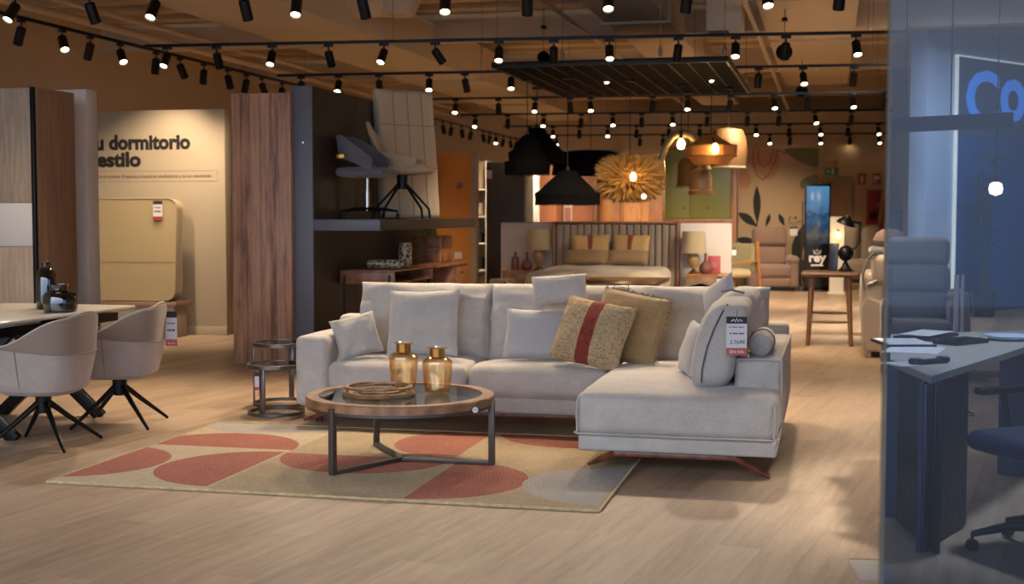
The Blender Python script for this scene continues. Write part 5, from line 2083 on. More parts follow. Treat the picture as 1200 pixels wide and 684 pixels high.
# white panel with bare bulb next to the totem
t, w_, h_ = front('white_stand', 'narrow white display stand right of the black totem', 'display stand', 973, 989, 254, 23.4, .1, 'white_paint', 'panel')
MB().box((-.03, -.05, 0), (w_ + .03, .15, .03), .004).build('foot_plate', 'white_paint', t)
t = thing('wall_bulb', 'small glowing bulb hanging before the narrow white stand', 'bulb', at(982.5, 275, 23.2), 0)
MB().lathe([(0, -.05), (.03, -.04), (.036, 0), (.02, .045), (0, .05)], 16).build('bulb', 'bulb_lit', t)
MB().cyl((0, 0, .04), (0, 0, .09), .02, .02, 10).cyl((0, 0, .085), (0, .23, .11), .006, .006, 6).build('socket', 'black_metal', t)

# ------------------------------------------------------------------ doorway, signs at the far wall
Yd = 30.0
a, w_ = ufront(958, 1037, Yd)
mb = MB()
xo0, xo1 = 0.05, None


def fx(px, o, py=250):
    b = (px - 600) / F
    return (b * o.y - o.x) / (U.x - b * U.y)


xd0, xd1 = fx(958, a), fx(997, a)
zd_ = zt(211, Yd)
mb.box((xd0 - .1, 0, zd_), (w_, .25, CEIL - .5))
mb.box((xd1, 0, 0), (w_, .25, zd_))
mb.box((-4.5, 0, hm - .3), (xd0 - .1, .25, CEIL - .5))
struct(mb.build('wall_doorway', 'wall_tan', None, None, a, -TH))
mb = MB()
mb.box((xd0, -.03, zd_ - .02), (xd1 + .06, .02, zd_ + .09), .004)
mb.box((xd1 - .06, -.03, 0), (xd1 + .06, .02, zd_), .004)
struct(mb.build('door_1', 'cream_paint', None, None, a, -TH))
# door leaf / white panel with grey figure beyond
t, w2_, h2_ = front('white_cabinet', 'white cabinet with grey window seen through the far doorway', 'cabinet', 974, 992, 217, 30.6, .3, 'lilac_paint', 'carcass')
MB().box((.02, -.02, zt(239, 30.6)), (w2_ * .62, 0, zt(217.5, 30.6) - .02), .003).build('window', 'grey_door', t, 'dark grey window')
MB().plate([(.02, zt(258, 30.6)), (w2_ * .5, zt(258, 30.6)), (.02, zt(241, 30.6))], -.01, 0).build('triangle', 'grey_door', t, 'dark grey triangle')
p = at(975, 205, Yd - .12)
t = thing('exit_sign', 'green emergency exit sign over the far doorway', 'sign', at(974.5, 205.5, Yd - .45), -TH)
MB().box((-.15, -.02, 0), (.15, .02, .18), .004).build('panel', 'sign_green', t)
mb = MB()
mb.bar((-.11, -.022, .09), (-.04, -.022, .09), .004, .03, (0, 0, 1)).bar((-.11, -.022, .09), (-.085, -.022, .115), .004, .015, (0, 0, 1)).bar((-.11, -.022, .09), (-.085, -.022, .065), .004, .015, (0, 0, 1))
mb.box((.0, -.024, .03), (.05, -.02, .15)).lathe([(0, -.024), (.014, -.024), (.014, -.02), (0, -.02)], 12, (0, 0, 0))
mb.build('pictogram', 'ink_white', t, 'pale arrow and door')
t = thing('emergency_light', 'small beige emergency light above the green exit sign', 'lamp', at(974.5, 194, Yd - .45), -TH)
MB().soft((-.13, -.04, 0), (.13, .03, .12), .04, 6).build('housing', 'mural_pink', t)
MB().box((-.1, -.046, .02), (.1, -.03, .09), .01).build('diffuser', 'cream_paint', t)
for i, (px, lb) in enumerate(((1010, 'red and white fire equipment sign, the left of the two on the far wall'), (1027, 'red and white fire equipment sign, the right of the two on the far wall'))):
    t = thing('fire_sign', lb, 'sign', at(px, 216.5, Yd - .35), -TH, 'fire signs on the far wall')
    MB().box((-.095, -.012, 0), (.095, .0, .26), .003).build('plate', 'sign_red', t)
    mb = MB()
    if i == 0:
        mb.box((-.03, -.016, .05), (.03, -.011, .17), .012).box((-.012, -.016, .17), (.012, -.011, .21), .004)
    else:
        mb.box((-.06, -.016, .12), (.06, -.011, .2), .004).box((-.05, -.016, .05), (-.01, -.011, .1), .004)
    mb.build('pictogram', 'ink_white', t, 'white pictogram')
t = thing('red_poster', 'dark red framed picture on the far wall at the right', 'picture', at(1015, 263, Yd - .5), -TH)
s = Yd / F
MB().box((0, 0, 0), (22 * s, .03, 40 * s), .003).build('canvas', 'poster_red', t)
MB().lathe([(0, -.005), (.1, -.005), (.1, 0), (0, 0)], 20).build('painted_figure', 'ink', t, 'black painted figure', (.16, 0, .2), rot=(PI / 2, 0, 0))
MB().lathe([(0, -.006), (.07, -.006), (.06, 0), (0, 0)], 20).build('painted_head', 'pink_cloth', t, 'pink painted head', (.28, 0, .42), rot=(PI / 2, 0, 0))
t = thing('leaning_slat', 'tall pale wooden slat leaning before the red picture', 'board', at(1030, 268, Yd - 1.0), 0)
MB().bar((0, 0, -.1), (.13, .12, .72), .05, .16, (0, 1, 0), .005).build('board', 'orange_wood', t)
MB().bar((-.005, -.03, -.1), (.125, .09, .72), .01, .05, (0, 1, 0), .002).build('edge_strip', 'cream_paint', t)
t.location.z = at(1030, 262, Yd - 1).z

# cream sofa far right
ps_ = Vector((at(1008, 250, 26.8).x, 26.0, 0))
t = thing('cream_sofa', 'cream padded sofa far back behind the desk lamp', 'sofa', (ps_.x, ps_.y + 1, 0), -TH)
sx_ = (ps_.y + 1) / F
MB().soft((-22 * sx_, 0, .08), (32 * sx_, .85, .46), .08, 8, (.0, .02, .02)).build('seat', 'cream_leather', t)
for x0, x1 in ((-22, 4), (5, 31)):
    MB().soft((x0 * sx_, .5, .42), (x1 * sx_, .85, 1.12), .12, 8, (.0, .04, .03)).build('back_cushion', 'cream_leather', t)
MB().soft((-25 * sx_, -.02, .06), (-19 * sx_, .85, .66), .06, 7).build('armrest', 'cream_leather', t)
MB().soft((31 * sx_, -.02, .06), (36 * sx_, .85, .66), .06, 7).build('armrest', 'cream_leather', t)
sofp = t.location.copy()
q = thing('red_cushion', 'small red brown cushion at the right end of the far cream sofa', 'cushion', at(1036, 274, sofp.y + .3), -TH)
q.location.z = .88
MB().pillow(.16, .34, .1, .03, 10, .0, 3).build('cover', 'poster_red', q)
MB().tube([(-.08, 0, .02), (-.08, 0, .32)], .006, 6).build('piping', 'poster_red', q)

# ------------------------------------------------------------------ wooden stool table with desk lamp, cream recliner
fl, fr = G(946, 407), G(997, 404)
pc = (fl + fr) / 2
zst = zt(318.5, pc.y)
st_ = thing('side_stool', 'tall wooden side table with splayed round legs carrying a black desk lamp', 'table', pc + D * .2, -TH)
wst = (fr - fl).dot(U)
mb = MB()
mb.soft((-.30, -.24, zst - .055), (.30, .24, zst), .025, 8, (.012, .012, .004))
mb.build('top', 'stool_wood', st_)
for sx__ in (-1, 1):
    for sy__ in (-1, 1):
        MB().cyl((sx__ * .19, sy__ * .15, zst - .05), (sx__ * wst / 2, sy__ * .2, 0), .034, .022, 16).build('leg', 'stool_leg', st_)
for sy__, z in ((-1, .26), (1, .33)):
    f = 1 - z / zst
    MB().tube([(-wst / 2 * .93, sy__ * .19, z), (0, sy__ * .19, z), (wst / 2 * .93, sy__ * .19, z)], [.011, .018, .011], 10).build('stretcher', 'stool_leg', st_)
for sx__ in (-1, 1):
    MB().cyl((sx__ * wst / 2 * .9, -.18, .3), (sx__ * wst / 2 * .9, .18, .3), .012, .012, 8).build('stretcher', 'stool_leg', st_)
# black desk lamp
lp = st_.location + U * (fx(991, st_.location) if False else 0)
b = (991 - 600) / F
o_ = st_.location
xl = (b * o_.y - o_.x) / (U.x - b * U.y)
lp = o_ + U * xl - D * .05
lp.z = zst + .003
sl_ = lp.y / F
dl = thing('desk_lamp', 'black jointed desk lamp with a bell shade standing on the tall wooden side table', 'lamp', lp, 0)
X_ = lambda px: (px - 991) * sl_
Z_ = lambda py: (325 - py) * sl_
MB().lathe([(0, 0), (.075, 0), (.08, .012), (.06, .03), (.035, .06), (.028, .09), (0, .09)], 28).build('base', 'black_metal', dl)
MB().lathe([(0, -.085), (.05, -.07), (.08, -.03), (.085, .0), (.08, .03), (.05, .07), (0, .085)], 24).build('joint_wheel', 'black_metal', dl, None, (0, 0, Z_(304)), rot=(PI / 2, 0, R(30)))
MB().cyl((0, 0, .07), (0, 0, Z_(308)), .02, .02, 10).build('stem', 'black_metal', dl)
MB().tube([(0, 0, Z_(303)), (X_(1002), 0, Z_(298)), (X_(1007), 0, Z_(291))], .012, 8).tube([(X_(1007), 0, Z_(292)), (X_(1007.5), 0, Z_(269))], .012, 8).build('lower_arm', 'black_metal', dl)
MB().tube([(X_(1008), 0, Z_(269)), (X_(998), 0, Z_(267)), (X_(990), 0, Z_(266))], .012, 8).lathe([(0, -.02), (.018, -.018), (.018, .018), (0, .02)], 12, (X_(1007.5), 0, Z_(269))).build('upper_arm', 'black_metal', dl)
MB().lathe([(.10, 0), (.098, .02), (.075, .05), (.04, .075), (.03, .1), (0, .1), (0, .09), (.02, .09), (.03, .065), (.065, .04), (.09, 0)], 28).build('lamp_shade', 'black_metal', dl, None, (X_(990), 0, Z_(270.5)), rot=(R(8), R(18), 0))
t = thing('photo_frame', 'small dark standing frame leaning behind the black desk lamp', 'frame', lp + Vector((-.11, .11, 0)), R(-30))
MB().box((-.05, -.008, 0), (.05, .008, .30), .004).build('frame', 'black_plastic', t, rot=(R(-10), 0, 0))
MB().box((-.04, -.012, .015), (.04, -.007, .285), .002).build('picture', 'navy_board', t, 'dark blue picture', rot=(R(-10), 0, 0))

pr2 = G(1012, 419)
rc = thing('cream_recliner', 'cream leather recliner with padded headrest beside the wooden side table', 'recliner', pr2, -TH)
zt2 = lambda py: zt(py, pr2.y + .1)
sr = pr2.y / F
# side profile facing left; the outer side towards the camera
prof = [(0, .06), (.98, .06), (1.0, .3), (.98, .66), (.62, .62), (.45, .70), (.16, zt2(352)), (.03, zt2(345)), (-.03, zt2(360)), (-.015, .3)]
mb = MB()
mb.plate(prof, .0, .16)
o = mb.build('side_panel', 'cream_leather', rc)
bmod = o.modifiers.new('bevel', 'BEVEL')
bmod.width = .03
bmod.segments = 3
mb = MB()
mb.plate(prof, .72, .88)
o = mb.build('side_panel', 'cream_leather', rc)
bmod = o.modifiers.new('bevel', 'BEVEL')
bmod.width = .03
bmod.segments = 3
MB().soft((.3, .15, .2), (1.0, .73, .54), .07, 8, (.02, .0, .02)).build('seat', 'cream_leather', rc)
MB().soft((-.02, .1, .3), (.22, .78, zt2(318)), .08, 8, (.02, .0, .0)).build('backrest', 'cream_leather', rc)
MB().soft((.08, .02, zt2(333)), (.40, .86, zt2(297)), .08, 8, (.0, .02, .0), .004, 4).build('headrest', 'cream_leather', rc)
MB().soft((.05, .06, zt2(300)), (.34, .84, zt2(290)), .04, 7).build('headrest_top', 'throw_grey', rc, 'grey padded top')
MB().cyl((.03, .05, zt2(333)), (.12, .05, zt2(328)), .018, .018, 10).build('hinge', 'steel', rc)
MB().tube([(-.0, .03, zt2(340)), (-.02, .02, zt2(322)), (.02, .03, zt2(305)), (.08, .04, zt2(296))], .014, 8).build('throw_strap', 'throw_grey', rc, 'grey hanging strap')
MB().box((.05, .06, .015), (.95, .8, .07), .01).build('base', 'black_plastic', rc)
for x in (.06, .92):
    for y in (.06, .8):
        MB().cyl((x, y, 0), (x, y, .06), .018, .018, 10).build('foot', 'steel', rc)
q = thing('brown_cushion', 'round brown cushion sitting on top of the cream recliner', 'cushion', pr2 + U * .25 + D * .5 + Vector((0, 0, zt2(291) - .01)), -TH)
MB().lathe([(0, 0), (.10, .01), (.155, .06), (.16, .1), (.13, .16), (.07, .195), (0, .2)], 24).build('cover', 'recliner_taupe', q)
MB().tube(circle(.162, 28, .085), .006, 6, True).build('piping', 'throw_grey', q)

# ------------------------------------------------------------------ behind the shop glass
l = bpy.data.lights.new('office_fill_light', 'SPOT')  # added fill lamp, brightens what stands behind the glass
l.energy = OFFICE_FILL
l.color = (1.0, .97, .92)
l.spot_size = R(105)
l.spot_blend = .6
l.shadow_soft_size = .4
o = bpy.data.objects.new('office_fill_light', l)
C.objects.link(o)
o.location = (6.0, 14.5, 4.1)
o.rotation_euler = (R(38), R(4), 0)
l = bpy.data.lights.new('desk_fill_light', 'SPOT')  # second added fill lamp, lifts the desk top and papers
l.energy = OFFICE_FILL * .7
l.color = (1.0, .95, .86)
l.spot_size = R(48)
l.spot_blend = .5
l.shadow_soft_size = .25
o = bpy.data.objects.new('desk_fill_light', l)
C.objects.link(o)
o.location = (2.75, 6.3, 4.1)
recliner('recliner', 'grey recliner with three padded back cushions behind the shop glass', at(1081, 250, 11.0) * Vector((1, 1, 0)) if False else Vector((at(1081, 250, 11.5).x, 11.5, 0)), R(-14), .63, 1.24, 'recliner_grey', None, True, .44, .06)
c0 = at(1088, 30, 18.3)
kd = Vector((1.28, 1.07, 0)).normalized()
kn = Vector((-kd.y, kd.x, 0))
part_rz = math.atan2(kd.y, kd.x)
kb = thing('light_partition', 'tall pale blue partition behind the shop glass carrying the lit sign', 'partition', (c0.x, c0.y, 0), part_rz)
MB().box((0, 0, 0), (3.2, .27, c0.z), .004).build('panel', 'blue_partition', kb)
MB().box((0, -.012, 0), (3.2, 0, .1), .003).build('skirting', 'white_paint', kb)


def kx(px, off=0.):
    """length along the partition face of a pixel column"""
    o = Vector((c0.x, c0.y, 0)) - kn * off
    b = (px - 600) / F
    return (b * o.y - o.x) / (kd.x - b * kd.y)


def kz(px, py, off=0.):
    o = Vector((c0.x, c0.y, 0)) - kn * off + kd * kx(px, off)
    return at(px, py, o.y).z


x0, x1 = kx(1120, .06), kx(1240, .06)
z0_, z1_ = kz(1120, 390, .06), kz(1120, 66, .06)
zs_ = kz(1125, 158, .06)
sg = thing('lit_sign', 'large edge lit sign panel with glowing blue letters Co behind the shop glass', 'sign', Vector((c0.x, c0.y, 0)) + kd * x0 - kn * .06, part_rz)
MB().box((0, 0, zs_), (x1 - x0, .055, z1_), .004).build('upper_board', 'sign_slate', sg)
MB().box((0, 0, z0_), (x1 - x0, .055, zs_ - .01), .004).build('lower_board', 'sign_blue', sg, 'deep blue lower half')
MB().box((-.03, .0, z0_), (-.004, .05, z1_ + .02), .003).build('edge_light', 'sign_edge', sg, 'glowing edge strip')
MB().box((-.03, .0, z1_ + .004), (x1 - x0, .05, z1_ + .026), .003).build('edge_light', 'sign_edge', sg, 'glowing top edge')
sgo = sg.location.copy()


def sg_text(ch_, px0, px1, pyb, pyt):
    o = text(ch_, 1.0, 'sign_letters', sg, (0, 0, 0), name='sign_letter', ext=.006, bold=.025)
    xs = [v.co.x for v in o.data.vertices]
    zs = [v.co.y for v in o.data.vertices]
    a0, a1 = kx(px0, .06) - x0, kx(px1, .06) - x0
    s1 = (a1 - a0) / (max(xs) - min(xs))
    zb, zt__ = kz(px0, pyb, .06), kz(px0, pyt, .06)
    s2 = (zt__ - zb) / (max(zs) - min(zs))
    o.scale = (s1, s2, 1)
    o.location = (a0 - min(xs) * s1, -.012, zb - min(zs) * s2)


sg_text('C', 1128, 1166, 146, 80)
sg_text('o', 1168, 1197, 142, 91)
# leafy plant before the lower board
pp = sgo + kd * (kx(1150, .55) - x0) - kn * .55
t = thing('tall_plant', 'dark tall indoor plant in front of the blue lower sign board', 'plant', pp, 0)
MB().lathe([(0, 0), (.14, 0), (.18, .3), (.19, .34), (.16, .34), (.15, .3), (0, .3)], 24).build('pot', 'navy_board', t)
mb = MB()
for k in range(5):
    mb.tube([(.02 * k - .04, 0, .3), (.03 * k - .06, .01, 1.2), (.05 * k - .1, .02, 2.0)], [.012, .01, .006], 6)
mb.build('stems', 'leaf_dark', t)
mb = MB()
for k in range(60):
    z = random.uniform(.9, 2.25)
    a = random.uniform(0, 2 * PI)
    c_ = Vector((random.uniform(-.05, .05), 0, z))
    d = Vector((math.cos(a), math.sin(a) * .6, random.uniform(-.4, .5))).normalized() * random.uniform(.2, .34)
    n3 = d.cross(Vector((0, 0, 1))).normalized() * .045
    v = [mb.bm.verts.new(p) for p in (c_, c_ + d * .45 + n3, c_ + d, c_ + d * .45 - n3)]
    v2 = mb.bm.verts.new(c_ + d * .5 + Vector((0, 0, .012)))
    for i in range(4):
        mb.bm.faces.new((v[i], v[(i + 1) % 4], v2))
    mb.bm.faces.new(v[::-1])
mb.build('foliage', 'leaf_dark', t)
# globe lamp
t = thing('globe_lamp', 'small glowing globe lamp hanging before the blue sign board', 'lamp', at(1167, 220, 11.4), 0)
MB().lathe([(0, -.07), (.05, -.05), (.06, -.01), (.05, .035), (.025, .05), (0, .05)], 20).build('globe', 'bulb_dim', t)
MB().cyl((0, 0, .045), (0, 0, .09), .022, .022, 10).cyl((0, 0, .08), (0, 0, CEIL - t.location.z - .1), .005, .005, 6).build('cord', 'black_metal', t)
# hanging dark bar on two wires
pa1, pa2 = at(1043, 147, 10.2), at(1186, 150, 9.6)
t = thing('hanging_bar', 'dark navy bar hung on thin wires behind the shop glass', 'bar', (pa1.x, pa1.y, pa1.z), math.atan2(pa2.y - pa1.y, pa2.x - pa1.x))
Lb = (Vector((pa2.x, pa2.y, 0)) - Vector((pa1.x, pa1.y, 0))).length
MB().box((-.02, -.03, -.055), (Lb, .03, .055), .004).build('rail', 'navy_bar', t)
for px in (1071, 1126):
    x = (at(px, 150, 10.0).x - pa1.x)
    MB().cyl((x, 0, .05), (x, 0, CEIL - pa1.z - .1), .005, .005, 6).build('wire', 'black_metal', t)
MB().box((-.02, -.035, -.07), (.04, .035, -.055), .003).build('end_cap', 'black_metal', t)
# black speaker-like box and dark cabinet at the right wall
t = thing('dark_cabinet', 'narrow black cabinet standing behind the cream recliner at the glass edge', 'cabinet', Vector((at(1043, 250, 15.2).x, 15.2, 0)), -TH)
MB().box((0, 0, 0), (.14, .3, zt(246, 15.2)), .006).build('carcass', 'totem_black', t)
MB().box((.01, -.012, .05), (.13, 0, zt(246, 15.2) - .03), .004).build('door', 'black_plastic', t)
# desk behind the glass
ZD = .75
q0 = G(1091, 441, ZD)
q1 = G(1235, 396, ZD)
q2 = G(1043.5, 421, ZD)
q3 = G(1043.5, 391.5, ZD)
q4 = G(1215, 386, ZD)
dsk = thing('reception_desk', 'pale topped reception desk with dark navy slatted front behind the shop glass', 'desk', (q0.x, q0.y, 0))
o3 = Vector((q0.x, q0.y, 0))
pl_ = [Vector((q.x - o3.x, q.y - o3.y, 0)) for q in (q0, q1, q4, q3, q2)]
MB().prism([(q.x, q.y) for q in pl_], ZD - .03, ZD).build('desk_top', 'desk_white', dsk)
e1 = (q1 - q0)
e1.z = 0
l1 = e1.length
e1.normalize()
e2 = (q2 - q0)
e2.z = 0
l2 = e2.length
e2.normalize()
rzd = math.atan2(e1.y, e1.x)


def panel(o_, d_, L_, name, mat, pitch, n_in):
    """slatted upright panel standing under the desk edge"""
    n_ = Vector((-d_.y, d_.x, 0)) * n_in
    mb = MB()
    mb.bar(o_ + n_ * .05 + Vector((0, 0, (ZD - .03) / 2)), o_ + d_ * L_ + n_ * .05 + Vector((0, 0, (ZD - .03) / 2)), .02, ZD - .034, (0, 0, 1))
    k = int(L_ / pitch)
    for i in range(k):
        c_ = o_ + d_ * ((i + .5) * pitch) + n_ * .034
        mb.bar(c_ - d_ * (pitch * .3) + Vector((0, 0, (ZD - .03) / 2)), c_ + d_ * (pitch * .3) + Vector((0, 0, (ZD - .03) / 2)), .014, ZD - .05, (0, 0, 1), .002)
    return mb.build(name, mat, dsk)


panel(e1 * .03, e1, .62, 'slatted_front', 'navy_board', .03, 1)
panel(e2 * .03, e2, l2 - .05, 'slatted_side', 'totem_black', .036, -1)  # shade of the desk's left side is put into its black colour
mb = MB()
zz = Vector((0, 0, (ZD - .03) / 2))
mb.bar(e1 * .62 + zz + Vector((-e1.y, e1.x, 0)) * .05, e1 * .62 + zz + Vector((-e1.y, e1.x, 0)) * .4, .02, ZD - .034, (0, 0, 1))
mb.build('end_panel', 'navy_board', dsk)
mb = MB()
w2 = pl_[2] - pl_[1]
mb.bar(pl_[1] - e1 * .1 + zz - Vector((0, 0, pl_[1].z - 0)) * 0 + Vector((0, 0, -pl_[1].z)) , pl_[1] - e1 * .1 + Vector((-e1.y, e1.x, 0)) * .25 + zz + Vector((0, 0, -pl_[1].z)), .03, ZD - .034, (0, 0, 1))
mb.build('end_leg', 'navy_board', dsk)


def on_dsk(px, py):
    p = G(px, py, ZD + .0008)
    return p


GDK = 'papers and booklets on the reception desk'


def paper(px, py, w_, d_, rz, lab, mat='white_paper', th=.003, curl=.0, cat='paper', name='paper_sheet'):
    p = on_dsk(px, py)
    t = thing(name, lab, cat, p, rz, GDK)
    mb = MB()
    n_ = 8
    for lvl in range(2):
        pass
    up = [(-w_ / 2 + w_ * i / n_, th + curl * (i / n_) ** 2) for i in range(n_ + 1)]
    lo = [(x, z - th) for x, z in up][::-1]
    mb.plate(up + lo, -d_ / 2, d_ / 2)
    mb.build('sheet', mat, t)
    return t


paper(1072, 410, .36, .26, rzd + R(10), 'large white sheet lying flat on the reception desk')
paper(1056, 427, .16, .11, rzd + R(50), 'small white slip at the left corner of the reception desk')
b_ = paper(1058, 403, .34, .24, rzd + R(35), 'open dark edged booklet on the left of the reception desk', 'navy_board', .012, .0, 'booklet', 'booklet')
MB().box((-.16, -.11, .0125), (.16, .11, .016), .001).build('page', 'white_paper', b_, 'white open page')
b_ = paper(1085, 396, .30, .22, rzd + R(-10), 'dark folder with loose white pages at the back of the reception desk', 'navy_board', .015, .01, 'folder', 'folder')
MB().box((-.13, -.09, .027), (.13, .09, .03), .001).build('page', 'white_paper', b_, 'white page', rot=(0, R(-2), 0))
t = thing('keyboard', 'dark low telephone pad in the middle of the reception desk', 'telephone', on_dsk(1126, 402), rzd + R(-18), GDK)
MB().box((-.14, -.075, 0), (.14, .075, .022), .006).build('body', 'navy_board', t)
mb = MB()
for i in range(6):
    for j in range(3):
        mb.box((-.12 + i * .04, -.055 + j * .038, .02), (-.09 + i * .04, -.027 + j * .038, .027), .003)
mb.build('keys', 'black_plastic', t)
t = thing('telephone_handset', 'dark telephone handset lying near the front corner of the reception desk', 'telephone', on_dsk(1089, 426), rzd + R(-25), GDK)
MB().soft((-.10, -.022, 0), (.10, .022, .022), .012, 6).build('grip', 'navy_board', t)
MB().soft((-.11, -.028, 0), (-.06, .028, .03), .014, 5).soft((.06, -.028, 0), (.11, .028, .03), .014, 5).build('ear_pieces', 'navy_board', t)
t = thing('paper_tray', 'pale shallow dish at the right end of the reception desk', 'dish', on_dsk(1183, 398), 0, GDK)
MB().lathe([(0, 0), (.09, 0), (.12, .018), (.125, .024), (.115, .022), (.085, .006), (0, .006)], 32).build('dish', 'blue_partition', t)
# chrome post beside the grey recliner; its bright reflection is painted in as white
pq = at(1120, 389, 9.3)
t = thing('chrome_post', 'vertical chrome post with its bright reflection painted white, right of the grey recliner', 'post', (pq.x, pq.y, 0), 0)
MB().cyl((0, 0, .02), (0, 0, zt(322, 9.3)), .018, .018, 16).build('tube', 'white_paint', t)
MB().cyl((.05, .02, .02), (.05, .02, zt(322, 9.3)), .012, .012, 12).build('thin_tube', 'white_paint', t)
MB().box((-.08, -.08, 0), (.12, .1, .02), .004).build('foot_plate', 'steel', t)
# blue office chair at the right edge
pch = G(1238, 660)
t = thing('office_chair', 'dark blue office chair with star base at the right edge behind the glass', 'chair', (pch.x + .02, pch.y + .15, 0), R(-70))
b_ = MB()
for k in range(5):
    a = R(90 + 72 * k + 8)
    b_.tube([(0, 0, .12), (math.cos(a) * .16, math.sin(a) * .16, .11), (math.cos(a) * .30, math.sin(a) * .30, .075)], [.025, .02, .014], 8)
star = b_.build('star_base', 'black_metal', t)
for k in range(5):
    a = R(90 + 72 * k + 8)
    q = Vector((math.cos(a) * .30, math.sin(a) * .30, 0))
    MB().cyl(q + Vector((-.012, 0, .027)), q + Vector((.012, 0, .027)), .027, .027, 16).cyl(q + Vector((0, 0, .03)), q + Vector((0, 0, .08)), .007, .007, 8).build('castor', 'black_plastic', star)
MB().cyl((0, 0, .1), (0, 0, .42), .024, .024, 16).build('gas_column', 'black_metal', t)
MB().soft((-.24, -.24, .42), (.24, .24, .50), .04, 8, (.01, .01, .015)).build('seat', 'blue_chair', t)
MB().soft((-.22, .20, .56), (.22, .27, 1.0), .035, 8, (.0, .02, .0)).build('backrest', 'blue_chair', t)
MB().bar((0, .22, .44), (0, .27, .7), .06, .02, (0, 1, 0), .004).build('back_bracket', 'black_metal', t)
for s in (-1, 1):
    MB().tube([(s * .22, .05, .44), (s * .28, .03, .5), (s * .28, .0, .64)], .014, 8).soft((s * .28 - .03, -.14, .64), (s * .28 + .03, .12, .67), .012, 5).build('armrest', 'black_metal', t)
# the glass itself
gx = at(1040, 342, 3.05).x
gp = MB().box((0, 0, 0), (3.5, .012, 4.2)).build('window_1', 'store_glass', None, None, (gx, 3.05, 0), 0)
struct(gp)
struct(MB().box((-.006, -.002, 0), (.0, .014, 4.2), .002).build('trim_5', 'grey_door', None, None, (gx, 3.05, 0), 0))
# floor plate
pf = G(1018, 664)
t = thing('floor_plate', 'pale grey rectangular plate set on the floor at the foot of the glass', 'floor plate', (pf.x, pf.y, 0), -TH * .4)
MB().box((-.068, -.2, 0), (.075, .11, .004), .001).build('plate', 'floor_patch', t)
MB().bar((-.06, .1, .004), (.07, .1, .004), .006, .003).build('edge_strip', 'steel', t)
# ------------------------------------------------------------------ track rails and spotlights
ZR = 3.2
GS = 'black track spotlights on the ceiling rails'
meshes = {}


def spot_proto():
    t = thing('track_spotlight', 'x', 'spotlight', (0, 0, 0))
    MB().box((-.05, -.018, -.045), (.05, .018, -.012), .004).build('adapter', 'black_metal', t)
    hd = MB().cyl((0, 0, -.075), (0, 0, .0), .009, .009, 8).build('stem', 'black_metal', t, None, (0, 0, -.04))
    h = MB().lathe([(0, .02), (.03, .02), (.042, .012), (.044, -.0), (.044, -.15), (.040, -.152), (.037, -.135), (.0, -.130)], 22).build('housing', 'black_metal', t, None, (0, 0, -.105))
    MB().lathe([(0, -.148), (.02, -.146), (.036, -.138), (.036, -.13), (0, -.13)], 20).build('lens', 'lens_lit', h, 'bright lens')
    return t


ORD = ['first', 'second', 'third', 'fourth', 'fifth', 'sixth', 'seventh', 'eighth', 'ninth', 'tenth', 'eleventh', 'twelfth', 'thirteenth', 'fourteenth', 'fifteenth', 'sixteenth', 'seventeenth', 'eighteenth', 'nineteenth', 'twentieth', 'twenty-first', 'twenty-second', 'twenty-third', 'twenty-fourth']
proto = None


def rail(lab, short, e0, e1, spots, z=ZR, lit_power=0.):
    """e0,e1 pixel ends of the rail; spots (px, lit, roll)"""
    global proto
    a_, b_ = G(e0[0], e0[1], z), G(e1[0], e1[1], z)
    d = b_ - a_
    t = thing('track_rail', lab, 'track rail', a_, 0, 'ceiling track rails')
    MB().bar((0, 0, 0), d, .036, .032, (0, 0, 1), .003).build('profile', 'black_metal', t)
    L = d.length
    k = 2
    mb = MB()
    for i in range(k):
        q = d * (.35 + .62 * i)
        mb.cyl(q + Vector((0, 0, .01)), q + Vector((0, 0, CEIL - z - .0)), .004, .004, 6)
    mb.build('suspension_wire', 'wire_steel', t)
    rz = math.atan2(d.y, d.x)
    out = []
    for i, (px, lit, roll) in enumerate(spots):
        bb = (px - 600) / F
        # find the point of the rail in that pixel column (z offset included)
        lo, hi = -.2, 1.2
        best = None
        for it in range(40):
            f = (lo + hi) / 2
            q = a_ + d * f
            dep = q.y * ca - (q.z - .12 - H) * sa
            if q.x / dep < bb:
                lo = f
            else:
                hi = f
            if d.x < 0:
                pass
        q = a_ + d * f
        if proto is None:
            proto = spot_proto()
            s = proto
        else:
            s = copy_tree(proto)
        s.location = q
        s.rotation_euler = (0, 0, rz)
        s['label'] = 'black spotlight %s from the left on the %s, %s' % (ORD[i], short, 'shining' if lit else 'turned away')
        s['group'] = GS
        for c in s.children:
            if c.name.startswith('housing'):
                # lit lamps tip their lens towards the camera (-y), others away
                tip = -R(34) if lit else R(24)
                c.rotation_euler = Matrix.Rotation(-rz, 3, 'Z').to_euler()
                m = Matrix.Rotation(-rz, 4, 'Z') @ Matrix.Rotation(tip, 4, 'X') @ Matrix.Rotation(R(roll), 4, 'Y')
                c.rotation_euler = m.to_euler()
        out.append((q, lit, roll))
    return out


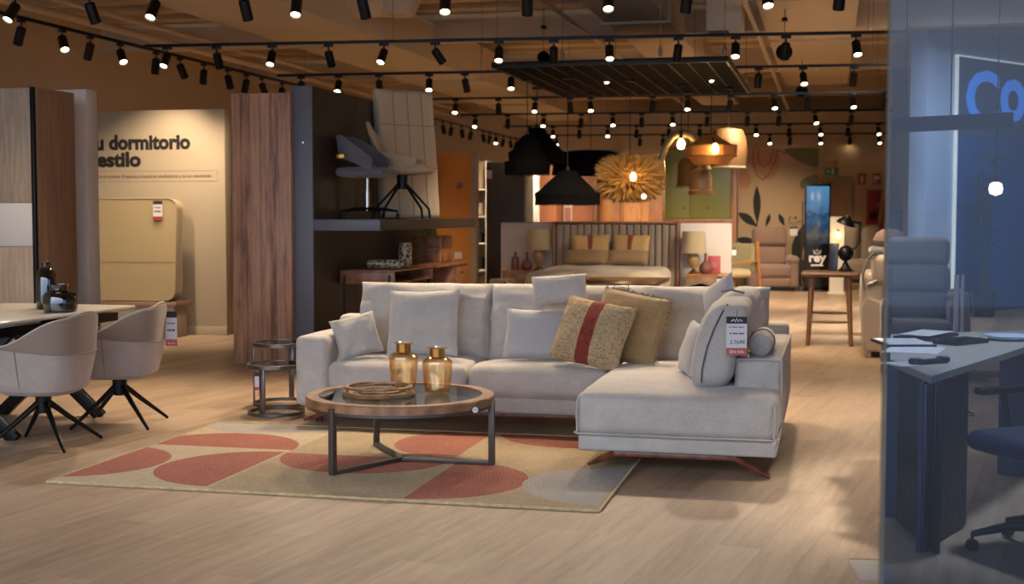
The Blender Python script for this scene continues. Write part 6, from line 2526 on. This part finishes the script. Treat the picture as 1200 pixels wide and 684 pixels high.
allsp = []
allsp += rail('nearest black track rail, running just above the top edge of the picture', 'nearest rail at the top edge', (-60, -6), (1060, -30),
              [(18, 1, 14), (105, 0, -12), (182, 1, 8), (286, 0, -8), (348, 1, 0), (424, 0, -10), (522, 1, 0), (618, 0, 0), (712, 1, 0), (806, 0, 4), (898, 1, 0), (985, 0, 0)])  # last fitting is added out of view, as body for the recliner fill
fill_at = allsp.pop()[0]
allsp += rail('second nearest black track rail, spanning the upper middle of the picture', 'second nearest rail', (170, 54), (1046, 37.5),
              [(196, 1, 8), (254, 0, -8), (319, 1, 4), (385, 0, -10), (450, 1, 12), (510, 0, -32), (585, 1, 2), (649, 0, 0), (714, 1, 0), (795, 0, 4), (862, 1, 6), (921, 0, 0), (1003, 1, 0)])
allsp += rail('third nearest black track rail, passing over the hanging panel', 'third nearest rail', (325, 88.5), (1046, 75.5),
              [(353, 0, 0), (397, 1, 4), (444, 0, -4), (503, 1, 0), (545, 0, -10), (599, 1, 0), (889, 0, 0), (941, 1, 0), (1001, 0, 0)])
allsp += rail('fourth nearest black track rail, just beyond the hanging panel', 'fourth nearest rail', (475, 116.5), (1046, 107.5),
              [(534, 1, 4), (584, 0, -2), (627, 1, 4), (668, 0, -8), (692, 1, 0), (765, 0, 0), (806, 1, 6), (856, 0, 2), (907, 1, 0), (946, 0, -8), (999, 1, 0), (1039, 0, 0)])
allsp += rail('fifth nearest black track rail, above the pendants', 'fifth nearest rail', (540, 134.5), (1046, 128.5),
              [(557, 1, 4), (595, 0, 0), (637, 1, 4), (681, 0, 0), (718, 1, 0), (752, 0, -4), (788, 1, 0), (829, 0, 0), (876, 0, 0), (913, 0, 0), (955, 1, -4), (998, 0, 0), (1040, 1, 0)])
allsp += rail('sixth nearest black track rail, near the far wall', 'sixth nearest rail', (590, 148), (1046, 144),
              [(620, 0, 0), (648, 1, 0), (679, 0, 0), (712, 1, 0), (746, 0, 0), (784, 0, 0), (820, 0, 0), (886, 1, 4), (925, 0, 0), (961, 1, 0), (994, 0, 0), (1029, 1, 0)])
allsp += rail('farthest black track rail, against the far wall', 'farthest rail', (625, 158.5), (1046, 156),
              [(652, 1, 0), (750, 0, 0), (777, 0, 0), (902, 1, 4), (926, 0, 0), (961, 1, 0), (996, 0, -4), (1030, 1, 0)])
allsp += rail('long black track rail running along the left wall into the depth', 'left wall rail', (-20, 10), (610, 163.5),
              [(25, 0, 22), (73, 1, -20), (106, 0, 20), (141, 1, -22), (183, 0, 12), (211, 0, -16), (239, 0, 10), (267, 0, -8), (289, 0, 16), (307, 0, -14), (331, 0, 20), (508, 0, 16), (519, 0, -10), (529, 0, 10), (541, 0, -8), (552, 0, 12), (566, 0, -10), (574, 0, 8), (581, 1, 0), (590, 0, 12), (598, 0, -10), (605, 0, 10)])

# ------------------------------------------------------------------ light of the rail lamps
WARM = (1.0, .80, .58)


def spotlamp(name, p, target, power, size=90, blend=.8, col=WARM, rad=.06):
    l = bpy.data.lights.new(name, 'SPOT')
    l.energy = power
    l.color = col
    l.spot_size = R(size)
    l.spot_blend = blend
    l.shadow_soft_size = rad
    o = bpy.data.objects.new(name, l)
    C.objects.link(o)
    o.location = p
    d = Vector(target) - Vector(p)
    o.rotation_euler = d.to_track_quat('-Z', 'Y').to_euler()
    return o


n_ = 0
for i, (q, lit, roll) in enumerate(allsp):
    if i % 3 != 0 and q.y > 21 or (i % 2 and q.y > 14):
        continue
    if i % 2 == 1 and q.y <= 14 and q.x < 2.4:
        continue
    if -2.6 < q.x < -.2 and 12.5 < q.y < 17.5:
        continue
    s_ = -1 if lit else 1
    tgt = q + Vector((math.sin(R(-roll)) * 1.5 + .0, s_ * (1.1 if lit else 1.7), -3.0))
    spotlamp('spot_light', q + Vector((0, s_ * .1, -.30)), tgt, PW * (.5 if q.x < -2.6 and q.y < 18 else 1), 100)
    n_ += 1
spotlamp('spot_light', fill_at + Vector((0, .1, -.3)), (3.75, 13.4, .7), PW * .9, 45)  # added unseen lamp, brightens the cream recliner
# bulbs of the pendants
for p, e in ((at(738, 209, 15.2), 3), (at(833, 176, 15.7), 4), (at(982.5, 275, 22.8), 2)):
    l = bpy.data.lights.new('pendant_light', 'POINT')
    l.energy = e
    l.color = (1, .68, .36)
    l.shadow_soft_size = .08
    o = bpy.data.objects.new('pendant_light', l)
    C.objects.link(o)
    o.location = p
